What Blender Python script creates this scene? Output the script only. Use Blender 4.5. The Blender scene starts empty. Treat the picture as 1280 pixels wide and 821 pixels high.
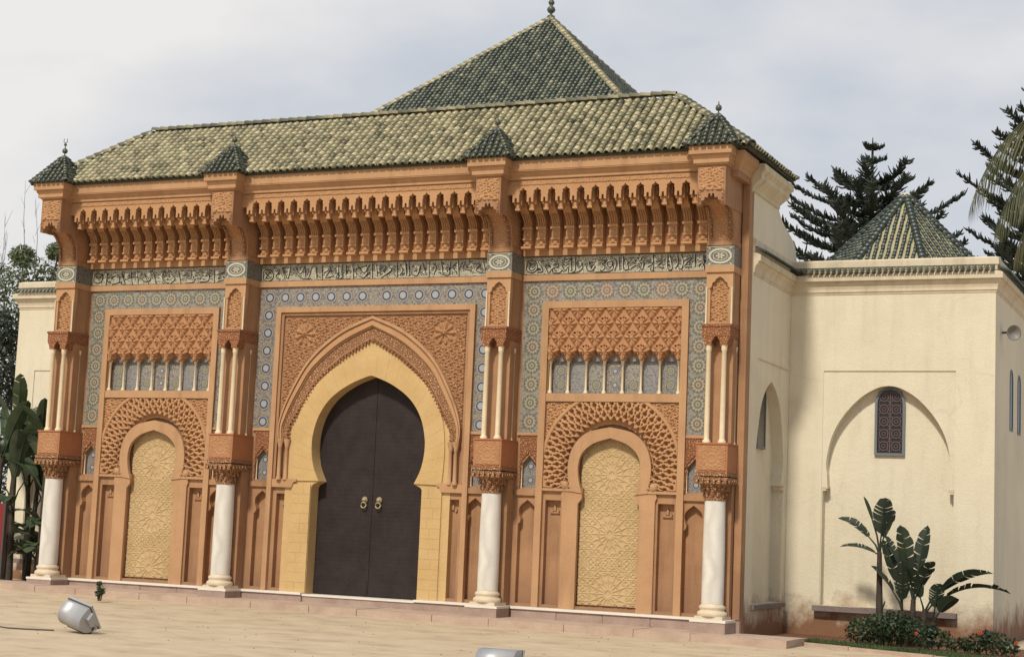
import bpy, bmesh, math, random
import numpy as np
from mathutils import Vector, Matrix
from mathutils.geometry import tessellate_polygon
from math import sin, cos, pi, radians, sqrt, atan2, hypot
random.seed(7); rng = np.random.default_rng(7)
SC = bpy.context.scene; COL = SC.collection

# ---------------------------------------------------------------- camera
f, yaw, pitch, roll = 2098.35, 4.25333337e-01, 1.18588401e-01, 4.27767803e-02
fw = Vector((-sin(yaw)*cos(pitch), cos(yaw)*cos(pitch), sin(pitch)))
rt = Vector((cos(yaw), sin(yaw), 0)); up = rt.cross(fw)
R_ = rt*cos(roll)+up*sin(roll); U_ = -rt*sin(roll)+up*cos(roll)
cam = bpy.data.objects.new('camera', bpy.data.cameras.new('camera')); COL.objects.link(cam)
cam.data.sensor_width = 36; cam.data.lens = f/1280*36; cam.data.clip_end = 2000; cam.data.clip_start = .1
cam.matrix_world = Matrix(((R_.x, U_.x, -fw.x, 0), (R_.y, U_.y, -fw.y, 0), (R_.z, U_.z, -fw.z, 1.65), (0, 0, 0, 1)))
SC.camera = cam
# ---------------------------------------------------------------- light
SUN_EL, SUN_AZ = radians(46), radians(2)          # azimuth towards the left of straight in front of the facade
W = bpy.data.worlds.new('World'); SC.world = W; W.use_nodes = True
nt = W.node_tree; nt.nodes.clear(); N = nt.nodes.new; LK = nt.links.new
out = N('ShaderNodeOutputWorld'); bg = N('ShaderNodeBackground'); bg.inputs[1].default_value = .1
sky = N('ShaderNodeTexSky'); sky.sky_type = 'NISHITA'; sky.sun_disc = False
sky.sun_elevation = SUN_EL; sky.sun_rotation = pi+SUN_AZ; sky.dust_density = 3
tc = N('ShaderNodeTexCoord'); mp = N('ShaderNodeMapping'); mp.inputs['Scale'].default_value = (1, 1, 2.2)
LK(tc.outputs['Generated'], mp.inputs[0])
nz = N('ShaderNodeTexNoise'); nz.inputs['Scale'].default_value = 2.6; nz.inputs['Detail'].default_value = 6; nz.inputs['Roughness'].default_value = .5
LK(mp.outputs[0], nz.inputs['Vector'])
cr = N('ShaderNodeValToRGB'); e = cr.color_ramp.elements
e[0].position = .36; e[0].color = (5.4, 5.9, 6.7, 1); e[1].position = .62; e[1].color = (9.2, 8.9, 8.6, 1)
sx = N('ShaderNodeSeparateXYZ'); LK(tc.outputs['Generated'], sx.inputs[0]); ma = N('ShaderNodeMath'); ma.operation = 'MULTIPLY_ADD'; LK(sx.outputs[0], ma.inputs[0]); ma.inputs[1].default_value = -.35; ma.inputs[2].default_value = -.12
mb_ = N('ShaderNodeMath'); mb_.operation = 'ADD'; LK(ma.outputs[0], mb_.inputs[0]); LK(nz.outputs['Fac'], mb_.inputs[1]); LK(mb_.outputs[0], cr.inputs[0])
mx = N('ShaderNodeMix'); mx.data_type = 'RGBA'; mx.inputs[0].default_value = .9
LK(sky.outputs[0], mx.inputs[6]); LK(cr.outputs[0], mx.inputs[7]); LK(mx.outputs[2], bg.inputs[0]); LK(bg.outputs[0], out.inputs[0])
sun = bpy.data.objects.new('sun', bpy.data.lights.new('sun', 'SUN')); COL.objects.link(sun)
sun.data.energy = 3.3; sun.data.angle = radians(5.0); sun.data.color = (1, .93, .80)
sd = Vector((-sin(SUN_AZ)*cos(SUN_EL), -cos(SUN_AZ)*cos(SUN_EL), sin(SUN_EL)))
sun.rotation_euler = sd.to_track_quat('Z', 'Y').to_euler(); sun.location = (-20, -10, 30)
SC.view_settings.view_transform = 'Standard'; SC.view_settings.look = 'None'; SC.view_settings.gamma = 1
SC.view_settings.exposure = 0.0

OX, OY = -14.85, 26.2                                 # facade frame: x along the facade, y into the building
def gz(x): return .055-.006*max(-14, min(14, x))      # the ground falls slightly to the right
def pz(x): return gz(x)+.12

# ---------------------------------------------------------------- materials
def newmat(name):
    m = bpy.data.materials.new(name); m.use_nodes = True
    return m, m.node_tree, m.node_tree.nodes['Principled BSDF']
def nd(t, kind, **kw):
    n = t.nodes.new(kind)
    for k, v in kw.items():
        if hasattr(n, k): setattr(n, k, v)
        else: n.inputs[k.replace('_', ' ')].default_value = v
    return n
def ramp(t, src, stops):
    r = t.nodes.new('ShaderNodeValToRGB'); el = r.color_ramp.elements
    while len(el) < len(stops): el.new(.5)
    for q, (p, c) in zip(el, stops): q.position = p; q.color = (*c, 1) if len(c) == 3 else c
    t.links.new(src, r.inputs[0]); return r.outputs[0]
def mixc(t, fac, a, b, mode='MIX'):
    m = t.nodes.new('ShaderNodeMix'); m.data_type = 'RGBA'; m.blend_type = mode
    for s, v in ((0, fac), (6, a), (7, b)):
        if hasattr(v, 'links') or isinstance(v, bpy.types.NodeSocket): t.links.new(v, m.inputs[s])
        elif s == 0: m.inputs[0].default_value = v
        else: m.inputs[s].default_value = (*v, 1)
    return m.outputs[2]
def math_(t, op, a, b=0, c=None):
    m = t.nodes.new('ShaderNodeMath'); m.operation = op
    for i, v in enumerate((a, b, c)):
        if v is None: continue
        if isinstance(v, bpy.types.NodeSocket): t.links.new(v, m.inputs[i])
        else: m.inputs[i].default_value = v
    return m.outputs[0]
def coords(t):
    c = t.nodes.new('ShaderNodeTexCoord'); return c.outputs['Object']
def xyz(t, v):
    s = t.nodes.new('ShaderNodeSeparateXYZ'); t.links.new(v, s.inputs[0]); return s.outputs
def noise(t, v, scale, detail=4, rough=.55):
    n = nd(t, 'ShaderNodeTexNoise', Scale=scale, Detail=detail, Roughness=rough); t.links.new(v, n.inputs['Vector']); return n.outputs['Fac']
def bump(t, b, h, strength=.3, dist=.02):
    n = nd(t, 'ShaderNodeBump', Strength=strength, Distance=dist); t.links.new(h, n.inputs['Height']); t.links.new(n.outputs[0], b.inputs['Normal'])
def plaster(name, c1, c2, scale=1.2, rough=.85, bs=.25, stain=None, fine=40, streak=None, cracks=0):
    m, t, b = newmat(name); v = coords(t)
    col = ramp(t, noise(t, v, scale, 6, .62), [(.3, c1), (.7, c2)])
    f2 = noise(t, v, fine, 3)
    col = mixc(t, math_(t, 'MULTIPLY', f2, .35), col, tuple(x*.62 for x in c1))
    if streak:
        mpn = nd(t, 'ShaderNodeMapping', Scale=(5, 5, .5)); t.links.new(v, mpn.inputs[0])
        s = ramp(t, noise(t, mpn.outputs[0], 1.0, 5, .6), [(.5, (0, 0, 0)), (.75, (1, 1, 1))])
        col = mixc(t, math_(t, 'MULTIPLY', s, streak), col, tuple(x*.5 for x in c1))
    if cracks:
        wv = nd(t, 'ShaderNodeTexNoise', Scale=1.5, Detail=4); t.links.new(v, wv.inputs['Vector']); vm = t.nodes.new('ShaderNodeVectorMath'); vm.operation = 'MULTIPLY_ADD'; t.links.new(wv.outputs['Color'], vm.inputs[0]); vm.inputs[1].default_value = (1.2, 1.2, 1.2); t.links.new(v, vm.inputs[2])
        ck = nd(t, 'ShaderNodeTexVoronoi', feature='DISTANCE_TO_EDGE', Scale=.55); t.links.new(vm.outputs[0], ck.inputs['Vector'])
        msk = ramp(t, noise(t, v, .8, 3), [(.5, (0, 0, 0)), (.6, (1, 1, 1))])
        col = mixc(t, math_(t, 'MULTIPLY', math_(t, 'MULTIPLY', math_(t, 'LESS_THAN', ck.outputs['Distance'], .010), cracks), msk), col, tuple(x*.4 for x in c1))
        col = mixc(t, math_(t, 'MULTIPLY', ramp(t, noise(t, v, .5, 3, .4), [(.52, (0, 0, 0)), (.56, (1, 1, 1))]), .10), col, tuple(min(1, x*1.25) for x in c2))
    if stain:
        z = xyz(t, v)[2]; h, sc, amount = stain
        k = math_(t, 'SUBTRACT', 1, math_(t, 'DIVIDE', z, h))
        k = math_(t, 'ADD', k, math_(t, 'MULTIPLY', math_(t, 'SUBTRACT', noise(t, v, 2.2, 6, .7), .5), 1.6))
        k = ramp(t, k, [(-.0, (0, 0, 0)), (.65, (1, 1, 1))])
        col = mixc(t, math_(t, 'MULTIPLY', k, amount), col, sc)
    t.links.new(col, b.inputs['Base Color']); b.inputs['Roughness'].default_value = rough
    bump(t, b, math_(t, 'ADD', f2, noise(t, v, 6, 5)), bs, .02)
    return m
M = {}
ORA, ORB = (.31, .16, .08), (.47, .262, .132)
M['ochre'] = plaster('ochre_plaster', ORA, ORB, 1.1, streak=.6, stain=(1.0, (.22, .12, .07), .55))
M['ochre_light'] = plaster('light_ochre_plaster', (.42, .235, .118), (.52, .305, .155), 1.5, streak=.45)
M['ochre_red'] = plaster('red_ochre_plaster', (.35, .135, .058), (.46, .195, .085), 3)
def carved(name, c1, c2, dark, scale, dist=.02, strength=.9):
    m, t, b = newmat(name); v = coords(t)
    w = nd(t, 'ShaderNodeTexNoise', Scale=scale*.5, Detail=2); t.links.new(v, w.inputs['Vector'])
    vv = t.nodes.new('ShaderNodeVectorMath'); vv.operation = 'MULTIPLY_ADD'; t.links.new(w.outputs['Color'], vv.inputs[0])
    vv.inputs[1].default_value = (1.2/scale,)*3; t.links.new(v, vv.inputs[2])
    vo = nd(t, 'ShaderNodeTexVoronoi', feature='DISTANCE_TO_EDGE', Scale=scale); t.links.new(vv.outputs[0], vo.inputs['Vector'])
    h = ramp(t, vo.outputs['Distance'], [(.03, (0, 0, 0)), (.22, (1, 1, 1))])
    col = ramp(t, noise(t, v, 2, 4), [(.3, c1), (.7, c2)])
    col = mixc(t, h, tuple(x for x in dark), col)  # carving crevices darkened in the colour itself, standing in for shade
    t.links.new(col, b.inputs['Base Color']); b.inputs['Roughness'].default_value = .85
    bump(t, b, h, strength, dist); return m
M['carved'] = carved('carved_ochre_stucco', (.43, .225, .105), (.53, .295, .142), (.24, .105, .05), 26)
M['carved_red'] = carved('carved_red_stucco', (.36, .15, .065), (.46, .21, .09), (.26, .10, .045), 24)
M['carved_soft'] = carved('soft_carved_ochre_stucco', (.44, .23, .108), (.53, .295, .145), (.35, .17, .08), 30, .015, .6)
M['relief'] = plaster('deep_carved_stucco', (.43, .228, .105), (.52, .29, .142), 2.5, bs=.3, fine=60)
M['relief_red'] = plaster('deep_carved_red_stucco', (.39, .19, .088), (.48, .25, .12), 2.5, bs=.3, fine=60)
M['girih'] = plaster('yellow_carved_plaster', (.46, .32, .155), (.57, .41, .215), 1.5, bs=.3, fine=60)
M['stone'] = plaster('yellow_stone', (.50, .325, .13), (.60, .405, .175), 2.0, rough=.7, bs=.25)
M['stone_b'] = plaster('pale_yellow_stone', (.50, .33, .14), (.61, .415, .185), 2.0, rough=.7, bs=.25)
M['cream'] = plaster('cream_render', (.66, .59, .44), (.745, .675, .52), .7, bs=.35, streak=.2, cracks=.12, stain=(.72, (.19, .08, .035), .95))
M['cream_dirty'] = plaster('weathered_cream_render', (.56, .47, .31), (.70, .61, .43), 1.2, bs=.35, streak=.75)
M['trim'] = plaster('cream_trim', (.58, .49, .35), (.69, .60, .45), 2.5, bs=.3, streak=.45)
def marble():
    m, t, b = newmat('white_marble'); v = coords(t)
    w = nd(t, 'ShaderNodeTexWave', Scale=1.3, Distortion=9, Detail=5); t.links.new(v, w.inputs['Vector'])
    col = ramp(t, w.outputs['Fac'], [(0, (.58, .55, .49)), (.3, (.64, .61, .55)), (1, (.72, .69, .62))])
    col = mixc(t, math_(t, 'MULTIPLY', noise(t, v, 30, 4), .3), col, (.45, .40, .32))
    t.links.new(col, b.inputs['Base Color']); b.inputs['Roughness'].default_value = .5; return m
M['marble'] = marble()
M['marble_old'] = plaster('yellowed_marble', (.58, .46, .31), (.70, .61, .46), 6, rough=.6)
M['white'] = plaster('white_marble_slab', (.72, .66, .56), (.80, .76, .68), 3, rough=.6)
M['colonnette'] = plaster('cream_marble', (.66, .52, .33), (.76, .64, .45), 5, rough=.6)
M['pink'] = plaster('pink_grey_stone', (.30, .21, .17), (.44, .32, .26), 3.5, rough=.75, streak=.2)
M['pave'] = plaster('worn_step_stone', (.40, .28, .21), (.54, .41, .31), 3.0, rough=.8)
M['sill'] = plaster('grey_sill_stone', (.17, .13, .12), (.25, .20, .18), 5)
M['soil'] = plaster('red_brown_soil', (.10, .045, .02), (.20, .09, .04), 4, bs=.9)
M['metal_door'] = None
def ground():
    m, t, b = newmat('pale_worn_concrete'); v = coords(t)
    mpn = nd(t, 'ShaderNodeMapping', Scale=(.75, 1.0, 1)); t.links.new(v, mpn.inputs[0])
    big = noise(t, mpn.outputs[0], 1.6, 8, .68)
    col = ramp(t, big, [(.3, (.38, .285, .185)), (.48, (.54, .425, .285)), (.68, (.62, .50, .345))])
    mp2 = nd(t, 'ShaderNodeMapping', Scale=(.5, 1.8, 1)); t.links.new(v, mp2.inputs[0])
    s = ramp(t, noise(t, mp2.outputs[0], 2.6, 5, .7), [(.56, (0, 0, 0)), (.72, (1, 1, 1))])
    col = mixc(t, math_(t, 'MULTIPLY', s, .32), col, (.24, .175, .10))
    g = noise(t, v, 55, 3); col = mixc(t, math_(t, 'MULTIPLY', g, .35), col, (.22, .16, .10))
    wv = nd(t, 'ShaderNodeTexNoise', Scale=1.2, Detail=4); t.links.new(v, wv.inputs['Vector']); vm = t.nodes.new('ShaderNodeVectorMath'); vm.operation = 'MULTIPLY_ADD'; t.links.new(wv.outputs['Color'], vm.inputs[0]); vm.inputs[1].default_value = (.9, .9, 0); t.links.new(v, vm.inputs[2])
    ck = nd(t, 'ShaderNodeTexVoronoi', feature='DISTANCE_TO_EDGE', Scale=.45); t.links.new(vm.outputs[0], ck.inputs['Vector'])
    pit = nd(t, 'ShaderNodeTexVoronoi', Scale=1.1); t.links.new(v, pit.inputs['Vector'])
    spot = math_(t, 'LESS_THAN', pit.outputs['Distance'], .035)
    col = mixc(t, math_(t, 'MULTIPLY', spot, .7), col, (.12, .08, .05))
    t.links.new(col, b.inputs['Base Color']); b.inputs['Roughness'].default_value = .9
    bump(t, b, math_(t, 'ADD', big, g), .35, .02); return m
M['ground'] = ground()
def tilemat(name, stops, rough=.35):
    m, t, b = newmat(name)
    a = t.nodes.new('ShaderNodeAttribute'); a.attribute_name = 'tint'
    col = ramp(t, a.outputs['Fac'], stops); v = coords(t)
    n = noise(t, v, 28, 4, .7)
    col = mixc(t, ramp(t, n, [(.52, (0, 0, 0)), (.66, (.75, .75, .75))]), col, (.10, .095, .05))
    t.links.new(col, b.inputs['Base Color']); b.inputs['Roughness'].default_value = rough
    bump(t, b, n, .3, .01); return m
M['tile'] = tilemat('glazed_tile_green_cream', [(0, (.05, .05, .032)), (.2, (.12, .112, .065)), (.42, (.215, .195, .11)), (.62, (.31, .275, .16)), (1, (.48, .42, .26))])
M['tile_cap'] = tilemat('glazed_tile_dark_olive', [(0, (.022, .030, .022)), (.3, (.05, .06, .042)), (.6, (.12, .12, .075)), (1, (.22, .20, .12))])
M['tile_dark'] = tilemat('glazed_tile_dark_green', [(0, (.03, .042, .034)), (.35, (.068, .085, .062)), (.7, (.14, .15, .105)), (1, (.34, .30, .20))])
M['tile_oct'] = tilemat('glazed_tile_blue_green', [(0, (.02, .032, .03)), (.45, (.045, .068, .055)), (.8, (.12, .15, .10)), (.9, (.34, .34, .18)), (1, (.50, .42, .22))])
M['mortar'] = plaster('pale_tile_mortar', (.30, .26, .15), (.48, .42, .26), 5)
M['deck'] = plaster('tile_bed', (.035, .042, .028), (.085, .085, .05), 6)
def flat(name, c, rough=.5, metal=0):
    m, t, b = newmat(name); v = coords(t)
    col = mixc(t, math_(t, 'MULTIPLY', noise(t, v, 20, 4), .5), c, tuple(x*.6 for x in c))
    t.links.new(col, b.inputs['Base Color']); b.inputs['Roughness'].default_value = rough; b.inputs['Metallic'].default_value = metal; return m
def mosaic(name, base, cols, p, seed=0):
    """small glazed pieces in an eight-fold lattice of period p"""
    m, t, b = newmat(name); v = coords(t); s = xyz(t, v)
    def cell(o, off): return math_(t, 'SUBTRACT', math_(t, 'FRACT', math_(t, 'ADD', math_(t, 'DIVIDE', o, p), off)), .5)
    col = base
    for k, (off, nn) in enumerate(((0.0, 8), (.5, 4))):
        x, z = cell(s[0], off), cell(s[2], off)
        r = math_(t, 'SQRT', math_(t, 'ADD', math_(t, 'MULTIPLY', x, x), math_(t, 'MULTIPLY', z, z)))
        th = math_(t, 'ARCTAN2', z, x)
        st = math_(t, 'MULTIPLY', math_(t, 'COSINE', math_(t, 'MULTIPLY', th, nn)), .07)
        rr = math_(t, 'ADD', r, st)
        g = ramp(t, rr, [(0, (1, 1, 1)), (.11, (0, 0, 0)), (.16, (1, 1, 1)), (.25, (0, 0, 0)), (.33, (.9, .9, .9)), (.40, (0, 0, 0))])
        col = mixc(t, g, col, cols[k])
    vo = nd(t, 'ShaderNodeTexVoronoi', Scale=2.6/p); t.links.new(v, vo.inputs['Vector'])
    col = mixc(t, math_(t, 'GREATER_THAN', xyz(t, vo.outputs['Color'])[0], .78), col, cols[2])
    ed = nd(t, 'ShaderNodeTexVoronoi', feature='DISTANCE_TO_EDGE', Scale=2.6/p); t.links.new(v, ed.inputs['Vector'])
    col = mixc(t, math_(t, 'LESS_THAN', ed.outputs['Distance'], .07), col, (.20, .17, .14))
    t.links.new(col, b.inputs['Base Color']); b.inputs['Roughness'].default_value = .35; return m
M['mos_side'] = mosaic('mosaic_beige_green', (.37, .35, .29), [(.15, .16, .15), (.20, .16, .12), (.12, .135, .15)], .085)
M['mos_ctr'] = mosaic('mosaic_blue_beige', (.38, .345, .27), [(.085, .095, .13), (.17, .135, .095), (.13, .135, .15)], .10)
M['mos_a'] = mosaic('mosaic_grey_olive', (.30, .29, .25), [(.10, .12, .12), (.20, .17, .10), (.10, .12, .18)], .07)
M['mos_b'] = mosaic('mosaic_blue_grey', (.34, .335, .31), [(.10, .11, .15), (.17, .17, .17), (.12, .13, .15)], .05)
M['ros_white'] = flat('glaze_white', (.38, .34, .26), .35)
M['ros_green'] = flat('glaze_green', (.15, .15, .095), .35)
M['ros_brown'] = flat('glaze_brown', (.19, .135, .09), .35)
M['ros_red'] = flat('glaze_red', (.25, .15, .10), .35)
M['ros_blue'] = flat('glaze_blue', (.055, .07, .16), .35)
M['ros_pale'] = flat('glaze_pale_blue', (.36, .38, .35), .35)
def bandmat(name='inscription_ground', c1=(.46, .43, .31), c2=(.10, .09, .075), sc=9, k0=.35):
    m, t, b = newmat(name); v = coords(t)
    w = nd(t, 'ShaderNodeTexNoise', Scale=sc, Detail=2); t.links.new(v, w.inputs['Vector'])
    r_ = math_(t, 'SINE', math_(t, 'MULTIPLY', w.outputs['Fac'], 75))
    k = ramp(t, r_, [(k0, (0, 0, 0)), (k0+.3, (1, 1, 1))])
    col = mixc(t, k, c1, c2)
    t.links.new(col, b.inputs['Base Color']); b.inputs['Roughness'].default_value = .4; return m
M['band'] = bandmat(); M['band_dark'] = bandmat('inscription_ground_dark', (.24, .23, .19), (.045, .045, .05), 12, .0)
M['ink'] = flat('black_glaze', (.022, .022, .022), .3)
M['ink_grey'] = flat('grey_glaze', (.10, .11, .12), .35)
M['cream_glaze'] = flat('cream_glaze', (.52, .49, .36), .35)
def doormat():
    m, t, b = newmat('dark_bronze_door'); v = coords(t); s = xyz(t, v)
    a = math_(t, 'MULTIPLY', math_(t, 'SINE', math_(t, 'MULTIPLY', math_(t, 'ADD', s[0], s[2]), 42)), math_(t, 'SINE', math_(t, 'MULTIPLY', math_(t, 'SUBTRACT', s[0], s[2]), 42)))
    n = noise(t, v, 3, 7, .7)
    col = ramp(t, n, [(.3, (.014, .009, .0085)), (.7, (.032, .021, .020))])
    col = mixc(t, ramp(t, a, [(.5, (0, 0, 0)), (.8, (.06, .06, .06))]), col, (.045, .03, .028))
    t.links.new(col, b.inputs['Base Color']); b.inputs['Roughness'].default_value = .7; b.inputs['Metallic'].default_value = .0; b.inputs['Specular IOR Level'].default_value = .3
    bump(t, b, math_(t, 'ADD', math_(t, 'MULTIPLY', a, .3), n), .25, .01); return m
M['door'] = doormat()
M['brass'] = flat('old_brass', (.40, .33, .20), .55, .5)
M['frame_blue'] = flat('blue_grey_window_frame', (.15, .17, .185), .6)
M['window_dark'] = flat('dark_glass', (.02, .018, .02), .25)
M['lattice'] = flat('brown_lattice', (.12, .075, .07), .6)
M['silver'] = flat('silver_paint', (.42, .42, .43), .45, .35)
M['speaker'] = flat('grey_speaker_paint', (.22, .20, .18), .5)
M['lamp_dark'] = flat('dark_gasket', (.06, .055, .05), .6)
M['glass_white'] = flat('lamp_glass', (.80, .82, .78), .15)
M['red'] = flat('red_paint', (.20, .012, .012), .6)
M['finial'] = flat('weathered_copper', (.10, .11, .08), .5, .4)
def leafmat(name, c1, c2, rough=.5, trans=.25, scale=3):
    m, t, b = newmat(name); v = coords(t)
    col = ramp(t, noise(t, v, scale, 4), [(.35, c1), (.65, c2)])
    t.links.new(col, b.inputs['Base Color']); b.inputs['Roughness'].default_value = rough
    tr = t.nodes.new('ShaderNodeBsdfTranslucent'); t.links.new(col, tr.inputs[0])
    mxs = t.nodes.new('ShaderNodeMixShader'); mxs.inputs[0].default_value = trans
    t.links.new(b.outputs[0], mxs.inputs[1]); t.links.new(tr.outputs[0], mxs.inputs[2]); t.links.new(mxs.outputs[0], t.nodes['Material Output'].inputs[0]); return m
M['pine'] = leafmat('pine_needles', (.018, .026, .020), (.045, .062, .042), .6, .1, 2)
M['banana'] = leafmat('giant_strelitzia_leaf', (.035, .060, .028), (.085, .115, .06), .4, .25, 2.5)
M['strel'] = leafmat('dark_strelitzia_leaf', (.012, .022, .012), (.030, .046, .024), .6, .15, 3)
M['palm'] = leafmat('palm_frond', (.035, .048, .018), (.11, .105, .04), .5, .2, 1.5)
M['shrub'] = leafmat('shrub_leaf', (.013, .028, .010), (.04, .072, .024), .5, .2, 4)
M['tree'] = leafmat('tree_leaf', (.05, .075, .03), (.13, .16, .07), .6, .25, 1)
M['tree_dark'] = leafmat('dark_tree_leaf', (.012, .020, .012), (.035, .05, .028), .6, .1, 1)
M['grass'] = leafmat('grass_blade', (.03, .06, .015), (.08, .12, .035), .6, .2, 2)
M['flower'] = flat('orange_red_petal', (.55, .07, .02), .5)
M['bark'] = plaster('brown_bark', (.035, .025, .017), (.08, .058, .038), 8, bs=.8)
M['bark_pale'] = plaster('grey_twig_bark', (.17, .14, .11), (.26, .22, .18), 8)

# ---------------------------------------------------------------- mesh helpers
class MB:
    def __init__(s): s.v = []; s.f = []; s.mi = []; s.sm = []; s.cur = 0; s.tint = []
    def add(s, vs, fs, smooth=False, tint=0.):
        o = len(s.v); s.v.extend(vs); s.f.extend([tuple(i+o for i in q) for q in fs])
        s.mi.extend([s.cur]*len(fs)); s.sm.extend([smooth]*len(fs)); s.tint.extend([tint]*len(fs)); return s
    def box(s, x0, x1, y0, y1, z0, z1):
        return s.add([(x0, y0, z0), (x1, y0, z0), (x1, y1, z0), (x0, y1, z0), (x0, y0, z1), (x1, y0, z1), (x1, y1, z1), (x0, y1, z1)],
              [(0, 3, 2, 1), (4, 5, 6, 7), (0, 1, 5, 4), (1, 2, 6, 5), (2, 3, 7, 6), (3, 0, 4, 7)])
    def plate(s, outer, holes, y0, y1, axis='y'):
        """outline in the plane (a,z), thickness y0..y1; holes are cut through"""
        polys = [outer]+list(holes)
        flatp = [p for q in polys for p in q]; n = len(flatp)
        tri = tessellate_polygon([[Vector((a, b, 0)) for a, b in q] for q in polys])
        mk = (lambda a, b, y: (a, y, b)) if axis == 'y' else (lambda a, b, y: (y, a, b))
        vs = [mk(a, b, y0) for a, b in flatp]+[mk(a, b, y1) for a, b in flatp]
        fs = [tuple(q) for q in tri]+[tuple(i+n for i in reversed(q)) for q in tri]; o = 0
        for q in polys:
            k = len(q)
            for i in range(k): j = (i+1) % k; fs.append((o+i, o+j, o+j+n, o+i+n))
            o += k
        return s.add(vs, fs)
    def prism(s, prof, x0, x1):
        """outline in (y,z) extruded along x"""
        return s.plate(prof, [], x0, x1, axis='x')
    def sweep(s, path, prof, closed=False):
        """profile (offset outward, z) swept along an xy path, mitred; outward = right of the direction"""
        P = [Vector(p) for p in path]; n = len(P); rings = []
        for i in range(n):
            d0 = (P[i]-P[i-1]).normalized() if (i or closed) else (P[1]-P[0]).normalized()
            d1 = (P[(i+1) % n]-P[i]).normalized() if (i < n-1 or closed) else d0
            n0 = Vector((d0.y, -d0.x)); n1 = Vector((d1.y, -d1.x)); m = (n0+n1); m = m/m.length_squared*2 if m.length > 1e-6 else n0
            rings.append([(P[i].x+m.x*o, P[i].y+m.y*o, z) for o, z in prof])
        k = len(prof); vs = [p for r in rings for p in r]; fs = []
        for i in range(n-1 if not closed else n):
            j = (i+1) % n
            for a in range(k): b = (a+1) % k; fs.append((i*k+a, j*k+a, j*k+b, i*k+b))
        if not closed: fs += [tuple(range(k)), tuple(reversed(range((n-1)*k, n*k)))]
        return s.add(vs, fs)
    def lathe(s, cx, cy, prof, n=16, flute=0, smooth=True):
        vs = []; fs = []; k = len(prof)
        for i in range(n):
            a = 2*pi*i/n
            for r, z in prof: vs.append((cx+r*cos(a), cy+r*sin(a), z))
        for i in range(n):
            j = (i+1) % n
            for q in range(k-1): fs.append((i*k+q, j*k+q, j*k+q+1, i*k+q+1))
        s.add(vs, fs, smooth)
        s.add([vs[i*k+k-1] for i in range(n)], [tuple(range(n))]); s.add([vs[i*k] for i in range(n)], [tuple(reversed(range(n)))]); return s
    def tube(s, pts, rad, n=6, cap=True):
        pts = [Vector(p) for p in pts]; m = len(pts); vs = []; fs = []
        rad = [rad]*m if not hasattr(rad, '__len__') else rad
        for i, p in enumerate(pts):
            d = (pts[min(i+1, m-1)]-pts[max(i-1, 0)]).normalized()
            a = d.cross(Vector((0, 0, 1))); a = a if a.length > .05 else d.cross(Vector((1, 0, 0))); a.normalize(); b = d.cross(a)
            for q in range(n): t = 2*pi*q/n; vs.append(tuple(p+(a*cos(t)+b*sin(t))*rad[i]))
        for i in range(m-1):
            for q in range(n): r = (q+1) % n; fs.append((i*n+q, i*n+r, (i+1)*n+r, (i+1)*n+q))
        s.add(vs, fs, True)
        if cap: s.add(vs[:n], [tuple(range(n))]); s.add(vs[-n:], [tuple(range(n))])
        return s
    def sphere(s, c, r, n=10, m=6, sq=(1, 1, 1)):
        vs = [(c[0], c[1], c[2]+r*sq[2])]; fs = []
        for i in range(1, m):
            ph = pi*i/m
            for q in range(n): t = 2*pi*q/n; vs.append((c[0]+r*sq[0]*sin(ph)*cos(t), c[1]+r*sq[1]*sin(ph)*sin(t), c[2]+r*sq[2]*cos(ph)))
        vs.append((c[0], c[1], c[2]-r*sq[2])); L = len(vs)-1
        for q in range(n):
            r_ = (q+1) % n; fs.append((0, 1+q, 1+r_)); fs.append((L, L-n+r_, L-n+q))
            for i in range(m-2): fs.append((1+i*n+q, 1+(i+1)*n+q, 1+(i+1)*n+r_, 1+i*n+r_))
        return s.add(vs, fs, True)
    def ribbon(s, pts, w, y0, y1, closed=False):
        """flat stroke in the xz plane between y0 (front) and y1"""
        n = len(pts); L = []; Rr = []
        for i in range(n):
            a = pts[(i-1) % n] if (i or closed) else pts[0]; b = pts[(i+1) % n] if (i < n-1 or closed) else pts[-1]
            dx, dz = b[0]-a[0], b[1]-a[1]; l = hypot(dx, dz) or 1; nx, nz = -dz/l*w/2, dx/l*w/2
            L.append((pts[i][0]+nx, pts[i][1]+nz)); Rr.append((pts[i][0]-nx, pts[i][1]-nz))
        vs = [(a, y0, b) for a, b in L]+[(a, y0, b) for a, b in Rr]+[(a, y1, b) for a, b in L]+[(a, y1, b) for a, b in Rr]; fs = []
        for i in range(n if closed else n-1):
            j = (i+1) % n; fs += [(i, j, n+j, n+i), (i, i+2*n, j+2*n, j), (n+i, n+j, 3*n+j, 3*n+i)]
        return s.add(vs, fs)
    def mesh(s, name, mats):
        me = bpy.data.meshes.new(name); me.from_pydata(s.v, [], s.f)
        for m in (mats if isinstance(mats, (list, tuple)) else [mats]): me.materials.append(m)
        if any(s.mi): me.polygons.foreach_set('material_index', s.mi)
        me.polygons.foreach_set('use_smooth', s.sm)
        if any(s.tint): at = me.attributes.new('tint', 'FLOAT', 'FACE'); at.data.foreach_set('value', s.tint)
        me.update(); return me
    def build(s, name, mats, parent=None, **kw): return link(name, s.mesh(name, mats), parent, **kw)
def link(name, me, parent=None, loc=(0, 0, 0), kind=None, label=None, **props):
    o = bpy.data.objects.new(name, me); COL.objects.link(o); o.parent = parent; o.location = loc
    if kind: o['kind'] = kind
    if label: o['label'] = label
    for k, v in props.items(): o[k] = v
    return o
def thing(name, label, cat, x, y, z=0., group=None, me=None):
    o = link(name, me, None, (OX+x, OY+y, z), label=label); o['category'] = cat
    if group: o['group'] = group
    return o
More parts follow.
